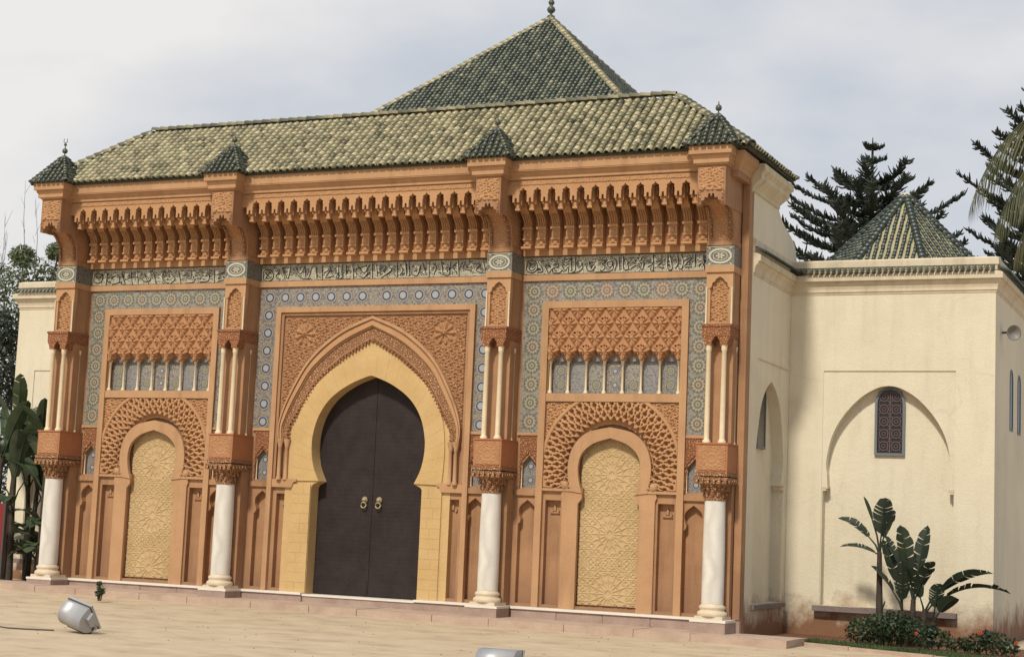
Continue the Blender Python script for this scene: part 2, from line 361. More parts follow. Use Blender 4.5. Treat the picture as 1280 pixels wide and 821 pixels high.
def relief(name, x0, x1, z0, z1, step, y, fn, mat, parent, **kw):
    """carved panel: a fine height field standing y-h(x,z), with a rim that runs back to the wall"""
    nx = max(2, int((x1-x0)/step)); nzv = max(2, int((z1-z0)/step))
    X, Z = np.meshgrid(np.linspace(x0, x1, nx+1), np.linspace(z0, z1, nzv+1)); H = fn(X, Z)
    E_ = np.zeros_like(H, bool); E_[0, :] = E_[-1, :] = True; E_[:, 0] = E_[:, -1] = True; H[E_ & ~np.isnan(H)] = -.06
    co = np.stack([X, y-H, Z], -1).reshape(-1, 3).astype(np.float32)
    i = np.arange(nzv)[:, None]*(nx+1)+np.arange(nx)[None, :]; q = np.stack([i, i+1, i+nx+2, i+nx+1], -1).reshape(-1, 4)
    bad = np.isnan(H).ravel(); q = q[~bad[q].any(1)].reshape(-1); co = np.nan_to_num(co, nan=y)
    me = bpy.data.meshes.new(name); me.vertices.add(len(co)); me.vertices.foreach_set('co', co.ravel())
    me.loops.add(len(q)); me.loops.foreach_set('vertex_index', q.astype(np.int32)); me.polygons.add(len(q)//4)
    me.polygons.foreach_set('loop_start', np.arange(0, len(q), 4, dtype=np.int32)); me.polygons.foreach_set('loop_total', np.full(len(q)//4, 4, np.int32))
    me.materials.append(mat); me.update(calc_edges=True); me.validate()
    return link(name, me, parent, **kw)
def sm(x, a, b): t = np.clip((x-a)/(b-a), 0, 1); return t*t*(3-2*t)
def mirror(pts): return pts+[(-x, z) for x, z in reversed(pts) if abs(x) > 1e-6]
def spline(pts, n=6):
    out = []; P = [pts[0]]+list(pts)+[pts[-1]]
    for i in range(1, len(P)-2):
        for k in range(n):
            t = k/n; a, b, c, d = P[i-1:i+3]
            out.append(tuple(.5*((2*b[j])+(-a[j]+c[j])*t+(2*a[j]-5*b[j]+4*c[j]-d[j])*t*t+(-a[j]+3*b[j]-3*c[j]+d[j])*t**3) for j in range(len(a))))
    return out+[tuple(pts[-1])]
def shift(pts, dx, dz=0): return [(x+dx, z+dz) for x, z in pts]

# floral scrolls: staggered spirals with leaves between
def floral(X, Z, c=.13, h=.022):
    i = np.floor(Z/c); xs = X/c+.5*(i % 2); j = np.floor(xs)
    u = (xs-j-.5); v = (Z/c-i-.5); r = np.hypot(u, v)+1e-6; th = np.arctan2(v, u)*np.where((i+j) % 2 > 0, 1, -1)
    a = np.cos(th*1+r*13); b = np.cos(5*th+2)*.5+.5
    return h*(sm(a, -.1, .5)*sm(.62-r, 0, .1)*.8+.6*sm(b*(r > .42), .4, .9))
def star_net(X, Z, p=.11, h=.018):
    u = (X/p) % 1-.5; v = (Z/p) % 1-.5; r = np.hypot(u, v); th = np.arctan2(v, u)
    a = np.abs(r-.28-.08*np.cos(8*th)); b = np.minimum(np.abs(u-v), np.abs(u+v))
    return h*np.maximum(sm(.07-a, 0, .05), sm(.05-b, 0, .03)*(r > .3))
# ================================================================ GROUND
mb = MB(); 
xs = [-900, -60, -14, 14, 60, 900]; ysv = [-300, -40, 0, 40, 900]
for i in range(len(xs)):
    for y in ysv: mb.v.append((xs[i], y, gz(xs[i])))
for i in range(len(xs)-1):
    for j in range(4): a = i*5+j; mb.f.append((a, a+5, a+6, a+1)); mb.mi.append(0); mb.sm.append(False); mb.tint.append(0)
g = mb.build('ground', M['ground'], None, loc=(OX, OY, 0), kind='structure')
# platform step of separate slabs in front of the gate
plat = MB(); plat.plate([(-16, pz(-16)-.5), (8.08, pz(8)-.5), (8.08, pz(8.08)-.012), (-16, pz(-14)-.012)], [], -.58, .7)
pl = plat.build('platform', M['pave'], None, loc=(OX, OY, 0), kind='structure')
x = -16.; k = 0
while x < 8.0:
    w = min([1.05, 1.35, 1.2, .95, 1.45][k % 5], 8.1-x); 
    if 8.1-x-w < .3: w = 8.1-x
    xa, xb = x+.006, x+w-.006; s = MB(); d = random.uniform(-.004, .004)
    for ya, yb in ((-.6, -.02), (-.008, .45)):
        za, zb = pz(xa)+d, pz(xb)+d
        zl = -.14 if ya < -.1 else -.05
        s.add([(xa, ya, za+zl), (xb, ya, zb+zl), (xb, yb, zb-.06), (xa, yb, za-.06), (xa, ya, za), (xb, ya, zb), (xb, yb, zb), (xa, yb, za)],
              [(0, 3, 2, 1), (4, 5, 6, 7), (0, 1, 5, 4), (1, 2, 6, 5), (2, 3, 7, 6), (3, 0, 4, 7)])
    s.build('paving_slab', M['pave'], pl); x += w; k += 1

# ================================================================ GATEHOUSE
GH = thing('gatehouse', 'tall ochre gatehouse with carved stucco front, horseshoe doorway and long green and cream tiled roof', 'gatehouse', 0, 0)
ZT = .345                                             # top of the plinth
# --- shapes shared by the holes and what fills them
door_in = [(-1.14, .30), (-1.14, 2.26), (-1.10, 2.31), (-.98, 2.36)]+spline([(-.98, 2.37), (-1.10, 2.62), (-1.16, 2.92), (-1.15, 3.22), (-1.04, 3.58), (-.80, 3.90), (-.42, 4.15), (0, 4.31)], 5)
door_in = door_in+[(-x, z) for x, z in reversed(door_in[:-1])]
vous_out = [(-1.53, 2.36)]+spline([(-1.55, 2.60), (-1.56, 3.0), (-1.51, 3.45), (-1.38, 3.80), (-1.17, 4.10), (-.70, 4.49), (0, 4.71)], 5)
vous_out = vous_out+[(-x, z) for x, z in reversed(vous_out[:-1])]
def niche_open(grow=0, base=.41):
    a = [(-.55-grow, base), (-.55-grow, 2.13), (-.53-grow, 2.18), (-.47-grow, 2.22), (-.475-grow, 2.30)]
    b = spline([(-.475-grow, 2.30), (-.54-grow, 2.50), (-.565-grow, 2.75), (-.50-grow*.95, 2.98), (-.30-grow*.7, 3.15+grow*.5), (0, 3.245+grow)], 4)
    a = a+b; return a+[(-x, z) for x, z in reversed(a[:-1])]
def small_arch(w=.165):
    a = [(-w, .40), (-w, 1.74), (-w+.03, 1.77), (-w+.045, 1.80)]+spline([(-w+.045, 1.83), (-w+.012, 1.93), (-w+.03, 2.05), (0, 2.16)], 4)
    return a+[(-x, z) for x, z in reversed(a[:-1])]
def window_arch(w=.15):
    a = [(-w, 2.365), (-w, 2.66)]+spline([(-w, 2.66), (-w+.02, 2.78), (-w+.07, 2.84), (0, 2.93)], 3)
    return a+[(-x, z) for x, z in reversed(a[:-1])]
BAYS = [(-4.69, 'side'), (0., 'centre'), (4.69, 'side')]
holes = [[(-1.3, .30), (-1.3, 3.4), (-1.05, 4.1), (0, 4.6), (1.05, 4.1), (1.3, 3.4), (1.3, .30)]]
for sx in (-1, 1):
    cx = 4.69*sx; no_ = [p for p in niche_open(.02, .40) if p[1] < 2.2]; kk = len(no_)//2; holes.append(shift(no_[:kk]+[(-.49, 2.25), (-.49, 2.39), (-1.20, 2.39), (-1.20, 3.85), (1.20, 3.85), (1.20, 2.39), (.49, 2.39), (.49, 2.25)]+no_[kk:], cx))
    for d in (-1.50, 1.50): holes.append(shift(small_arch(), cx+d)); holes.append(shift(window_arch(), cx+d))
    for d in (-1.02, 1.02): holes.append([(cx+d-.145, .40), (cx+d-.145, 2.17), (cx+d+.145, 2.17), (cx+d+.145, .40)])
    holes.append([(cx-1.20, 4.01), (cx-1.20, 5.47), (cx+1.20, 5.47), (cx+1.20, 4.01)])
    holes.append(shift(small_arch(.16), 2.19*sx)); holes.append(shift(window_arch(), 2.22*sx))
    holes.append([(1.575*sx, .40), (1.575*sx, 2.12), (1.88*sx, 2.12), (1.88*sx, .40)])
MB().plate([(-7.05, .0), (7.05, .0), (7.05, 7.55), (-7.05, 7.55)], holes, .50, .62).build('front_wall', M['ochre'], GH)
MB().plate([(-7.04, .0), (7.04, .0), (7.04, 7.6), (-7.04, 7.6)], [[(-1.2, .2), (-1.2, 4.45), (1.2, 4.45), (1.2, .2)]], .62, .85).build('inner_wall', M['ochre'], GH)
# --- cream body behind the ochre front, with the scroll-shaped gable ends
def wing_arch_side():
    c = 1.98; a = [(-.93, .58), (-.93, 2.56), (-.84, 2.60), (-.86, 2.75)]+spline([(-.86, 2.8), (-.88, 3.1), (-.66, 3.82), (-.36, 4.18), (0, 4.36)], 4)
    a = a+[(-x, z) for x, z in reversed(a[:-1])]; return shift(a, c)
prof = [(.62, 0), (3.15, 0), (3.6, 0), (3.6, 6.5), (3.52, 6.62)]+spline([(3.47, 6.72), (3.30, 6.98), (2.9, 7.12), (2.45, 7.24), (2.2, 7.40), (2.1, 7.55)], 3)+[(2.1, 7.84), (.62, 7.84)]
for s in (-1, 1):
    MB().plate(prof, [wing_arch_side()], 7.05*s, 6.85*s, axis='x').build('gable_wall', M['cream'], GH)
    MB().box(6.70*s, 6.85*s, .8, 3.3, 0, 4.6).build('recess_wall', M['cream'], GH)
b = MB(); b.box(-6.84, 6.84, .86, 2.05, 0, 7.8); b.box(-6.69, 6.69, 2.06, 3.9, 0, 6.3); b.build('inner_block', M['cream'], GH)
# gable cornice, flush under the side eave
for s in (-1, 1):
    pr = [(0, 7.40), (.03, 7.42), (.03, 7.47), (.07, 7.52), (.16, 7.62), (.16, 7.70), (.22, 7.76), (.22, 7.86), (-.1, 7.86), (-.1, 7.40)]
    path = [(7.052*s, .52), (7.052*s, 2.1), (6.0*s, 2.1)] if s > 0 else [(6.0*s, 2.1), (7.052*s, 2.1), (7.052*s, .52)]
    mbx = MB(); 
    # outward must be to the right of the path: reverse for the right side
    mbx.sweep(path[::-1] if s > 0 else path[::-1], [(o, z) for o, z in pr]) if False else mbx.sweep(path[::-1] if s > 0 else path[::-1], pr)
    # fix orientation: path chosen so that right-hand normal points outward
    mbx = MB()
    if s > 0: mbx.sweep([(7.052, .45), (7.052, 2.1), (5.8, 2.1)], pr)
    else: mbx.sweep([(-5.8, 2.1), (-7.052, 2.1), (-7.052, .45)], pr)
    mbx.build('gable_cornice', M['cream_dirty'], GH)
    # lower string course with a row of green coping tiles along the gable wall
# --- plinth: pink stone blocks with a thin white marble slab on top
xx = -7.1; k = 0
pbx = [-6.40, -3.0, -2.44, -1.16, 1.16, 2.44, 3.0, 6.40]
segs = [(-6.38, -3.02), (-2.42, -1.15), (1.15, 2.42), (3.02, 6.38)]
for a, b_ in segs:
    n = max(1, round((b_-a)/.95)); w = (b_-a)/n
    for i in range(n):
        xa, xb = a+i*w+.004, a+(i+1)*w-.004
        MB().box(xa, xb, .36+random.uniform(0, .006), .50, .10, ZT-.042).build('plinth_block', M['pink'], GH)
    MB().box(a, b_, .33, .50, ZT-.04, ZT).build('plinth_slab', M['white'], GH)
MB().box(-1.15, 1.15, .40, .84, .10, .285).build('threshold', M['pink'], GH)
MB().box(-1.15, 1.15, .38, .84, .287, .32).build('threshold_slab', M['white'], GH)
for s in (-1, 1): MB().box(6.96*s, 7.05*s, .40, .50, .0, ZT).build('plinth_block', M['pink'], GH)

# --- doors
for s in (-1, 1):
    d = MB().box(.004*s, 1.15*s, .76, .80, .322, 4.36).build('door_leaf', M['door'], GH)
    r = MB()
    r.box(.03*s, 1.13*s, .748, .76, .34, .60)
    r.build('kick_panel', M['door'], d)
    kx = .15*s
    kn = MB(); kn.lathe(0, 0, [(.0, 0), (.065, 0), (.06, .02), (.04, .03), (.03, .06), (0, .07)], 14)
    kn.v = [(x+kx, .752-z, y+2.06) for x, y, z in kn.v]
    pts = [(kx+.05*cos(t), .715-.02*abs(sin(t)), 1.965+.05*sin(t)) for t in [2*pi*i/16 for i in range(17)]]
    kn.tube(pts, .014, 6); kn.build('knocker', M['brass'], d)
# --- stone door surround: voussoirs and jamb blocks, each a block
vin = door_in[4:-4]; vo = vous_out
def resample(p, n):
    L = [0]
    for i in range(1, len(p)): L.append(L[-1]+hypot(p[i][0]-p[i-1][0], p[i][1]-p[i-1][1]))
    o = []; j = 0
    for k in range(n+1):
        t = L[-1]*k/n
        while j < len(L)-2 and L[j+1] < t: j += 1
        u = (t-L[j])/max(1e-9, L[j+1]-L[j]); o.append((p[j][0]+(p[j+1][0]-p[j][0])*u, p[j][1]+(p[j+1][1]-p[j][1])*u))
    return o
SUR = MB().plate([(-1.70, .30), (-1.70, 3.30), (-1.14, 4.22), (-.60, 4.66), (0, 5.0), (.60, 4.66), (1.14, 4.22), (1.70, 3.30), (1.70, .30)], [door_in], .49, .78).build('door_surround', M['stone_b'], GH)
NV = 25; A = resample(vin, NV*3); B = resample(vo, NV*3)
for k in range(NV):
    ia, ib = 3*k, 3*k+3
    pin = A[ia:ib+1]; pou = B[ia:ib+1]
    c = (sum(p[0] for p in pin+pou)/8, sum(p[1] for p in pin+pou)/8)
    poly = [(c[0]+(x-c[0])*.992, c[1]+(z-c[1])*.992) for x, z in pin+pou[::-1]]
    MB().plate(poly, [], .462+random.uniform(0, .003), .492).build('voussoir', M['stone'] if random.random() < .7 else M['stone_b'], SUR)
zz = ZT; 
while zz < 2.30:
    h = min(.178, 2.33-zz)
    for s in (-1, 1):
        sp = random.choice([.42, .55, .3, 0]) 
        xa, xb = 1.145, 1.545
        cuts = [xa, xa+.4*sp+.02, xb] if sp else [xa, xb]
        for q in range(len(cuts)-1):
            MB().box((cuts[q]+.0012)*s, (cuts[q+1]-.0012)*s, .464+random.uniform(0, .0025), .492, zz+.0012, zz+h-.0012).build('jamb_block', M['stone'] if random.random() < .6 else M['stone_b'], SUR)
    zz += h
# --- carved ogee arch over the door
moul_out = spline([(-1.86, 3.12), (-1.87, 3.42), (-1.70, 3.92), (-1.28, 4.62), (-.66, 5.12), (0, 5.39)], 5)
def offs(frac, A=None):
    inner = [(-1.70, 3.12), (-1.70, 3.33), (-1.14, 4.20), (-.60, 4.63), (0, 4.965)]
    a = resample(moul_out, 24); b = resample(inner, 24); return [(x+(u-x)*frac, z+(w-z)*frac) for (x, z), (u, w) in zip(a, b)]
def archband(f0, f1, y0, y1):
    a = offs(f0); b = offs(f1); a = a+[(-x, z) for x, z in reversed(a[:-1])]; b = b+[(-x, z) for x, z in reversed(b[:-1])]
    n = len(a); m = MB(); vs = [(x, y0, z) for x, z in a]+[(x, y0, z) for x, z in b]+[(x, y1, z) for x, z in a]+[(x, y1, z) for x, z in b]; fs = []
    for i in range(n-1): fs += [(i, i+1, n+i+1, n+i), (i, 2*n+i, 2*n+i+1, i+1), (n+i, n+i+1, 3*n+i+1, 3*n+i)]
    return m.add(vs, fs)
for f0, f1, y0, mt in ((0, .12, .40, 'ochre_light'), (.12, .20, .43, 'ochre'), (.20, .40, .41, 'relief'), (.40, .47, .445, 'ochre_light'), (.47, .86, .465, 'carved'), (.86, .92, .455, 'ochre')):
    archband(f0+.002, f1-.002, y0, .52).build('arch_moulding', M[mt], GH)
# saw-toothed inner edge
a = offs(.93); a = a+[(-x, z) for x, z in reversed(a[:-1])]; a = resample(a, 70); sw = MB()
for i in range(70):
    (x0, z0), (x1, z1) = a[i], a[i+1]; dx, dz = x1-x0, z1-z0; l = hypot(dx, dz); nx, nz = dz/l*.075, -dx/l*.075
    sw.plate([(x0, z0), (x1, z1), ((x0+x1)/2+nx, (z0+z1)/2+nz)], [], .452, .515)
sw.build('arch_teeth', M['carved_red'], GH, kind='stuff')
# engaged columns carrying the arch
for s in (-1, 1):
    for dx, yy in ((1.81, .42), (1.69, .46)):
        c = MB(); c.lathe(dx*s, yy, [(.05, 2.37), (.05, 2.41), (.035, 2.43), (.032, 2.96), (.045, 2.98), (.04, 3.0), (.065, 3.08), (.065, 3.12)], 10)
        c.build('engaged_column', M['ochre_light'], GH)
# --- spandrel carving above the ogee, with two big flowers
mo = np.array([p for p in moul_out])
def ogee_z(X): return np.interp(-np.abs(X), mo[::1, 0][np.argsort(mo[:, 0])], mo[:, 1][np.argsort(mo[:, 0])])
def spandrel(X, Z):
    H = floral(X, Z, .125, .036)+.4*floral(X+.03, Z+.05, .07, .02)
    for s in (-1, 1):
        u, v = X-1.45*s, Z-5.07; r = np.hypot(u, v); th = np.arctan2(v, u)
        fl = .05*sm(.20+.03*np.cos(9*th)-r, 0, .04)*(.6+.4*np.cos(9*th))+.03*sm(.06-r, 0, .03)
        H = np.where(r < .23, fl, H)
    return np.where(Z < ogee_z(X)-.06, np.nan, H)
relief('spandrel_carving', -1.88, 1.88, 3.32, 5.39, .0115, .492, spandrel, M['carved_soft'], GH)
# --- frame round the door bay
def frame(x0, x1, z0, z1, w, y0, y1, name='frame', mat='ochre_light', bottom=False):
    m = MB()
    inner = [(x0+w, z0 if not bottom else z0+w), (x0+w, z1-w), (x1-w, z1-w), (x1-w, z0 if not bottom else z0+w)]
    if bottom: m.plate([(x0, z0), (x0, z1), (x1, z1), (x1, z0)], [inner], y0, y1)
    else: m.plate([(x0, z0), (x0, z1), (x1, z1), (x1, z0)]+inner[::-1], [], y0, y1)
    return m.build(name, M[mat], GH)
frame(-2.06, 2.06, ZT, 5.58, .10, .42, .51, 'door_frame')
frame(-1.955, 1.955, 2.40, 5.475, .05, .455, .512, 'door_frame', 'ochre')
MB().box(-2.46, -2.062, .455, .505, 2.235, 2.33).build('string_course', M['ochre'], GH); MB().box(2.062, 2.46, .455, .505, 2.235, 2.33).build('string_course', M['ochre'], GH)
for s in (-1, 1):
    MB().plate([(1.54*s, 2.235), (1.958*s, 2.235), (1.958*s, 2.39), (1.44*s, 2.39), (1.44*s, 2.35), (1.50*s, 2.33), (1.52*s, 2.28)], [], .44, .52).build('impost', M['ochre_light'], GH)
    MB().box(2.062*s, 2.46*s, .46, .505, 3.27, 3.325).build('string_course', M['ochre_light'], GH)
# --- tile (zellige) borders
def uborder(cx, xo, xi, z0, ztop, zin, mat):
    return MB().plate([(cx-xo, z0), (cx-xo, ztop), (cx+xo, ztop), (cx+xo, z0), (cx+xi, z0), (cx+xi, zin), (cx-xi, zin), (cx-xi, z0)], [], .488, .502).build('tile_border', M[mat], GH)
def disc(m, r, n, y0, y1, star=0, mi=0, rot=0):
    m.cur = mi; p = []
    k = n*2 if star else n
    for i in range(k):
        a = 2*pi*i/k+rot; rr = r*(1-star) if (star and i % 2) else r; p.append((rr*cos(a), rr*sin(a)))
    m.plate(p, [], y0, y1)
def rosette_side(v):
    m = MB(); c = (1, 2, 3)[v]
    disc(m, .150, 12, -.0012, 0, .10, 1 if v != 2 else 3); disc(m, .128, 12, -.0024, 0, .22, 0, .13); disc(m, .085, 12, -.0036, 0, .25, c, 0)
    for i in range(12):
        a = 2*pi*i/12; m.cur = c if i % 2 else 1; x, z = .108*cos(a), .108*sin(a)
        m.plate([(x+.017*cos(a), z+.017*sin(a)), (x-.011*sin(a), z+.011*cos(a)), (x-.017*cos(a), z-.017*sin(a)), (x+.011*sin(a), z-.011*cos(a))], [], -.0048, 0)
    disc(m, .048, 8, -.0048, 0, .3, 0); disc(m, .02, 8, -.006, 0, 0, c)
    return m.mesh('rosette_tile', [M['ros_white'], M['ros_green'], M['ros_brown'], M['ros_red']])
def rosette_ctr():
    m = MB()
    disc(m, .14, 16, -.0012, 0, .2, 2); disc(m, .12, 16, -.0024, 0, .15, 0); disc(m, .096, 16, -.0036, 0, .08, 1); disc(m, .062, 16, -.0048, 0, 0, 3)
    return m.mesh('rosette_tile', [M['ros_white'], M['ros_blue'], M['ros_brown'], M['ros_pale']])
RS = [rosette_side(v) for v in range(3)]; RC = rosette_ctr()
for cx, kind in BAYS:
    if kind == 'side':
        bd = uborder(cx, 1.71, 1.335, 3.325, 5.965, 5.605, 'mos_side')
        n = 10; xsr = [cx-1.52+3.04*i/(n-1) for i in range(n)]
        for i, x in enumerate(xsr): link('rosette_tile', RS[2 if (i % 3 == 1 and cx > 0) else i % 2], bd, (x, .4875, 5.785))
        for j in range(1, 8):
            z = 5.785-j*.325
            for x in (xsr[0], xsr[-1]): link('rosette_tile', RS[j % 2], bd, (x, .4875, z))
    else:
        bd = uborder(0, 2.475, 2.062, 3.33, 5.955, 5.585, 'mos_ctr')
        xsr = [-2.265, -1.93, -1.60, -1.27, -.94, -.61, -.275, .225, .56, .89, 1.22, 1.555, 1.89, 2.22]
        for x in xsr: link('rosette_tile', RC, bd, (x, .4875, 5.77))
        for j in range(1, 8):
            for x in (-2.265, 2.22): link('rosette_tile', RC, bd, (x, .4875, 5.77-.333*j))
    # thin black line round the border and the ochre band above
for a, b_ in ((-6.44, -2.96), (-2.48, 2.48), (2.96, 6.44)):
    MB().box(a, b_, .45, .505, 5.968, 6.075).build('band_ledge', M['ochre_light'], GH)
    MB().box(a, b_, .40, .505, 6.405, 6.50).build('band_ledge', M['ochre_light'], GH)
# --- side bays
def muq(cx):
    px, pzr = .3335, .24
    def fn(X, Z):
        H = np.full_like(X, .0)
        row = np.floor((5.56-Z)/pzr+.0)
        for dr in (0, 1):
            rw = row+dr-1
            # lobes: centre of row r at z=5.44-r*pzr, alternate rows shifted half a period
            zc = 5.44-(rw)*pzr; sh = np.where(rw % 2 > 0, .5, 0.)
            u = ((X-cx)/px+sh+.5) % 1-.5; w = (Z-zc)
            d = np.abs(u)*2.0/.98+np.abs(w-.02)/(.24)
            tt = np.arctan2(w-.0, u*px); rad = np.hypot(u*px, w); flut = .72+.28*np.cos(8*tt)*(rad > .03)
            body = sm(1.05-d, 0, .35)
            hh = .07*body*flut+.018*sm(.035-rad, 0, .02)
            H = np.maximum(H, hh)
            pit = np.maximum(sm(.055-np.abs(u), 0, .02)*sm(.055-np.abs(w-.125), 0, .02), sm(.055-np.hypot(np.abs(u)-.16, (w-.085)*2.6), 0, .02))
            H = H-.11*pit*(d < 1.4)
        # openings between the colonnettes
        u = ((X-(cx-1.167))/px) % 1-.5; au = np.abs(u)
        top = 4.58+.17-.25*au-.045*(np.floor(au*9) % 2)
        return np.where((Z < top) & (au < .40), -.13, np.where(Z < 4.60, np.maximum(H, .03), H))
    return fn
CN = {}
def colonnette_mesh(r, z0, z1):
    m = MB(); m.lathe(0, 0, [(r*1.9, z0), (r*1.9, z0+.03), (r*1.25, z0+.045), (r, z0+.06), (r*.93, z1-.10), (r*1.3, z1-.095), (r*1.15, z1-.08), (r*2, z1-.02), (r*2, z1)], 10)
    return m.mesh('colonnette', M['colonnette'])
CS = colonnette_mesh(.021, 4.005, 4.60)
def sebka(cx):
    def fn(X, Z):
        u, v = X-cx, Z-2.78; r = np.hypot(u, v)+1e-6; th = np.arctan2(v, u); a = np.where(th < -pi/2, th+2*pi, th)-pi/2
        pit = np.zeros_like(X)
        nA = 42; da = 2*pi/nA
        for rr, off, rad in ((.865, 0, .036), (.965, .5, .034), (1.065, 0, .036), (1.165, .5, .034)):
            k = (a/da+off+.5) % 1-.5; s_ = k*da*r
            pit = np.maximum(pit, sm(rad+.008-np.hypot(s_, r-rr), 0, .016))
            pit = np.maximum(pit, sm(.014-np.abs(s_), 0, .01)*sm(.038-np.abs(r-rr-.045), 0, .012))
            k2 = (a/da+off) % 1-.5; s2 = k2*da*r
            pit = np.maximum(pit, sm(.011-np.abs(s2), 0, .008)*sm(.028-np.abs(r-rr-.03), 0, .01))
        H = .02-.085*pit
        outer = floral(X, Z, .12, .035)-.02
        H = np.where(r > 1.235, outer, H)
        H = np.where(np.abs(r-1.235) < .028, .035, H)
        k = (a/da+.5) % 1-.5; sc = .80-.035*np.cos(k*2*pi)
        H = np.where(r < sc, -.08, H); H = np.where((r >= sc) & (r < sc+.022), .045, H)
        return np.where(r < .70, np.nan, H)
    return fn
def girih(cx):
    def fn(X, Z):
        z0 = .63; v = (Z-z0+.5) % 1.0-.5; u = X-cx; r = np.hypot(u, v); th = np.arctan2(v, u)
        n = 16; w = np.abs(np.sin(n/2*th+0))*r*2/n
        H = np.maximum(sm(.012-w, 0, .008)*(r < .34)*(r > .05), sm(.012-np.abs(r-.10-.02*np.cos(n*th)), 0, .008))
        H = np.maximum(H, sm(.014-np.abs(r-.22-.03*np.cos(n*th)), 0, .008)); H = np.maximum(H, sm(.014-np.abs(r-.335-.015*np.cos(n*th)), 0, .008))
        p = .13; s45 = sqrt(.5); a = (u+v)*s45; b = (u-v)*s45
        g1 = np.minimum(np.abs((u/p+.5) % 1-.5), np.abs((v/p+.5) % 1-.5))*p; g2 = np.minimum(np.abs((a/p+.5) % 1-.5), np.abs((b/p+.5) % 1-.5))*p
        ru = (u/p) % 1-.5; rv = (v/p) % 1-.5; rr = np.hypot(ru, rv); tt = np.arctan2(rv, ru); g3 = np.abs(rr-.27-.05*np.cos(8*tt))*p
        net = np.maximum.reduce([sm(.011-g1, 0, .007), sm(.011-g2, 0, .007), sm(.012-g3, 0, .007)])
        return .016*np.where(r < .345, H, net)
    return fn
def nplate(outer, holes, y0, y1, name, mat): return MB().plate(outer, holes, y0, y1).build(name, M[mat], GH)
for cx in (-4.69, 4.69):
    frame(cx-1.335, cx+1.335, ZT, 5.602, .122, .43, .505, 'bay_frame')
    MB().box(cx-1.211, cx+1.211, .445, .505, 3.862, 4.0).build('bay_rail', M['ochre_light'], GH)
    relief('muqarnas_carving', cx-1.21, cx+1.21, 4.56, 5.478, .0095, .47, muq(cx), M['relief_red'], GH)
    for k in range(8): link('colonnette', CS, GH, (cx-1.167+k*.3335, .50, 0))
    for k in range(7):
        x = cx-1.0+k*.3335
        o = MB().box(x-.163, x+.163, .585, .605, 4.003, 4.78).build('tile_panel', M[('mos_a', 'mos_b', 'mos_side', 'mos_ctr', 'mos_side', 'mos_b', 'mos_a')[k]], GH)
        if k in (0, 3, 6):
            for z in (4.16, 4.40): link('rosette_tile', RC if k == 3 else RS[0], o, (x, .5845, z)).scale = (.55, 1, .55)
        elif k in (2, 4): link('rosette_tile', RS[0], o, (x, .5845, 4.16)).scale = (.6, 1, .6)
    relief('arch_net_carving', cx-1.21, cx+1.21, 2.375, 3.86, .0085, .475, sebka(cx), M['relief'], GH)
    # plain ring of the niche
    ringo = spline([(-.70, 2.375), (-.745, 2.6), (-.742, 2.85), (-.64, 3.13), (-.40, 3.34), (0, 3.43)], 5)
    ringo = ringo+[(-x, z) for x, z in reversed(ringo[:-1])]; op = niche_open()[4:-4]
    poly = [(-.70, 2.33)]+ringo+[(.70, 2.33)]+[(x, z) for x, z in reversed(op)]
    nplate(shift(poly, cx), [], .435, .505, 'niche_ring', 'ochre_light')
    # jambs and their imposts
    for s in (-1, 1):
        nplate([(cx+(.552+.0)*s, ZT+.002), (cx+.552*s, 2.125), (cx+.48*s, 2.21), (cx+.48*s, 2.325), (cx+.845*s, 2.325), (cx+.865*s, 2.26), (cx+.835*s, 2.20), (cx+.835*s, ZT+.002)], [], .455, .505, 'niche_jamb', 'ochre_light')
        MB().box(cx+.70*s, cx+1.21*s, .44, .505, 2.327, 2.372).build('string_course', M['ochre_light'], GH)
        m = MB(); m.sphere((cx+.80*s, .47, 2.43), .075, 10, 6, (1, .8, 1.1)); m.tube([(cx+.80*s+.10*cos(t)*s, .45, 2.47+.10*sin(t)) for t in [pi*.2+pi*1.2*i/10 for i in range(11)]], .016, 6)
        m.build('scroll', M['ochre_light'], GH)
        m = MB(); xk = cx+1.02*s
        for dx, zz, h in ((0, 2.03, .085), (-.055, 1.985, .05), (.055, 1.985, .05)): m.plate([(xk+dx-.018, zz-h*.5), (xk+dx-.024, zz+.01), (xk+dx, zz+h*.8), (xk+dx+.024, zz+.01), (xk+dx+.018, zz-h*.5)], [], .585, .625)
        m.plate([(xk-.09, 1.945), (xk-.05, 1.975), (xk+.05, 1.975), (xk+.09, 1.945)], [], .59, .625)
        m.build('carved_motif', M['ochre'], GH)
        MB().box(cx+1.336*s, cx+1.735*s, .455, .505, 2.235, 2.33).build('string_course', M['ochre'], GH)
        MB().box(cx+1.336*s, cx+1.735*s, .46, .505, 3.27, 3.322).build('string_course', M['ochre_light'], GH)
    relief('niche_carving', cx-.56, cx+.56, .42, 3.25, .0095, .60, girih(cx), M['girih'], GH)
for s in (-1, 1):
    for c in (1.725,):
        m = MB(); xk = c*s
        for dx, zz, h in ((0, 1.98, .085), (-.055, 1.935, .05), (.055, 1.935, .05)): m.plate([(xk+dx-.018, zz-h*.5), (xk+dx-.024, zz+.01), (xk+dx, zz+h*.8), (xk+dx+.024, zz+.01), (xk+dx+.018, zz-h*.5)], [], .585, .625)
        m.build('carved_motif', M['ochre'], GH)
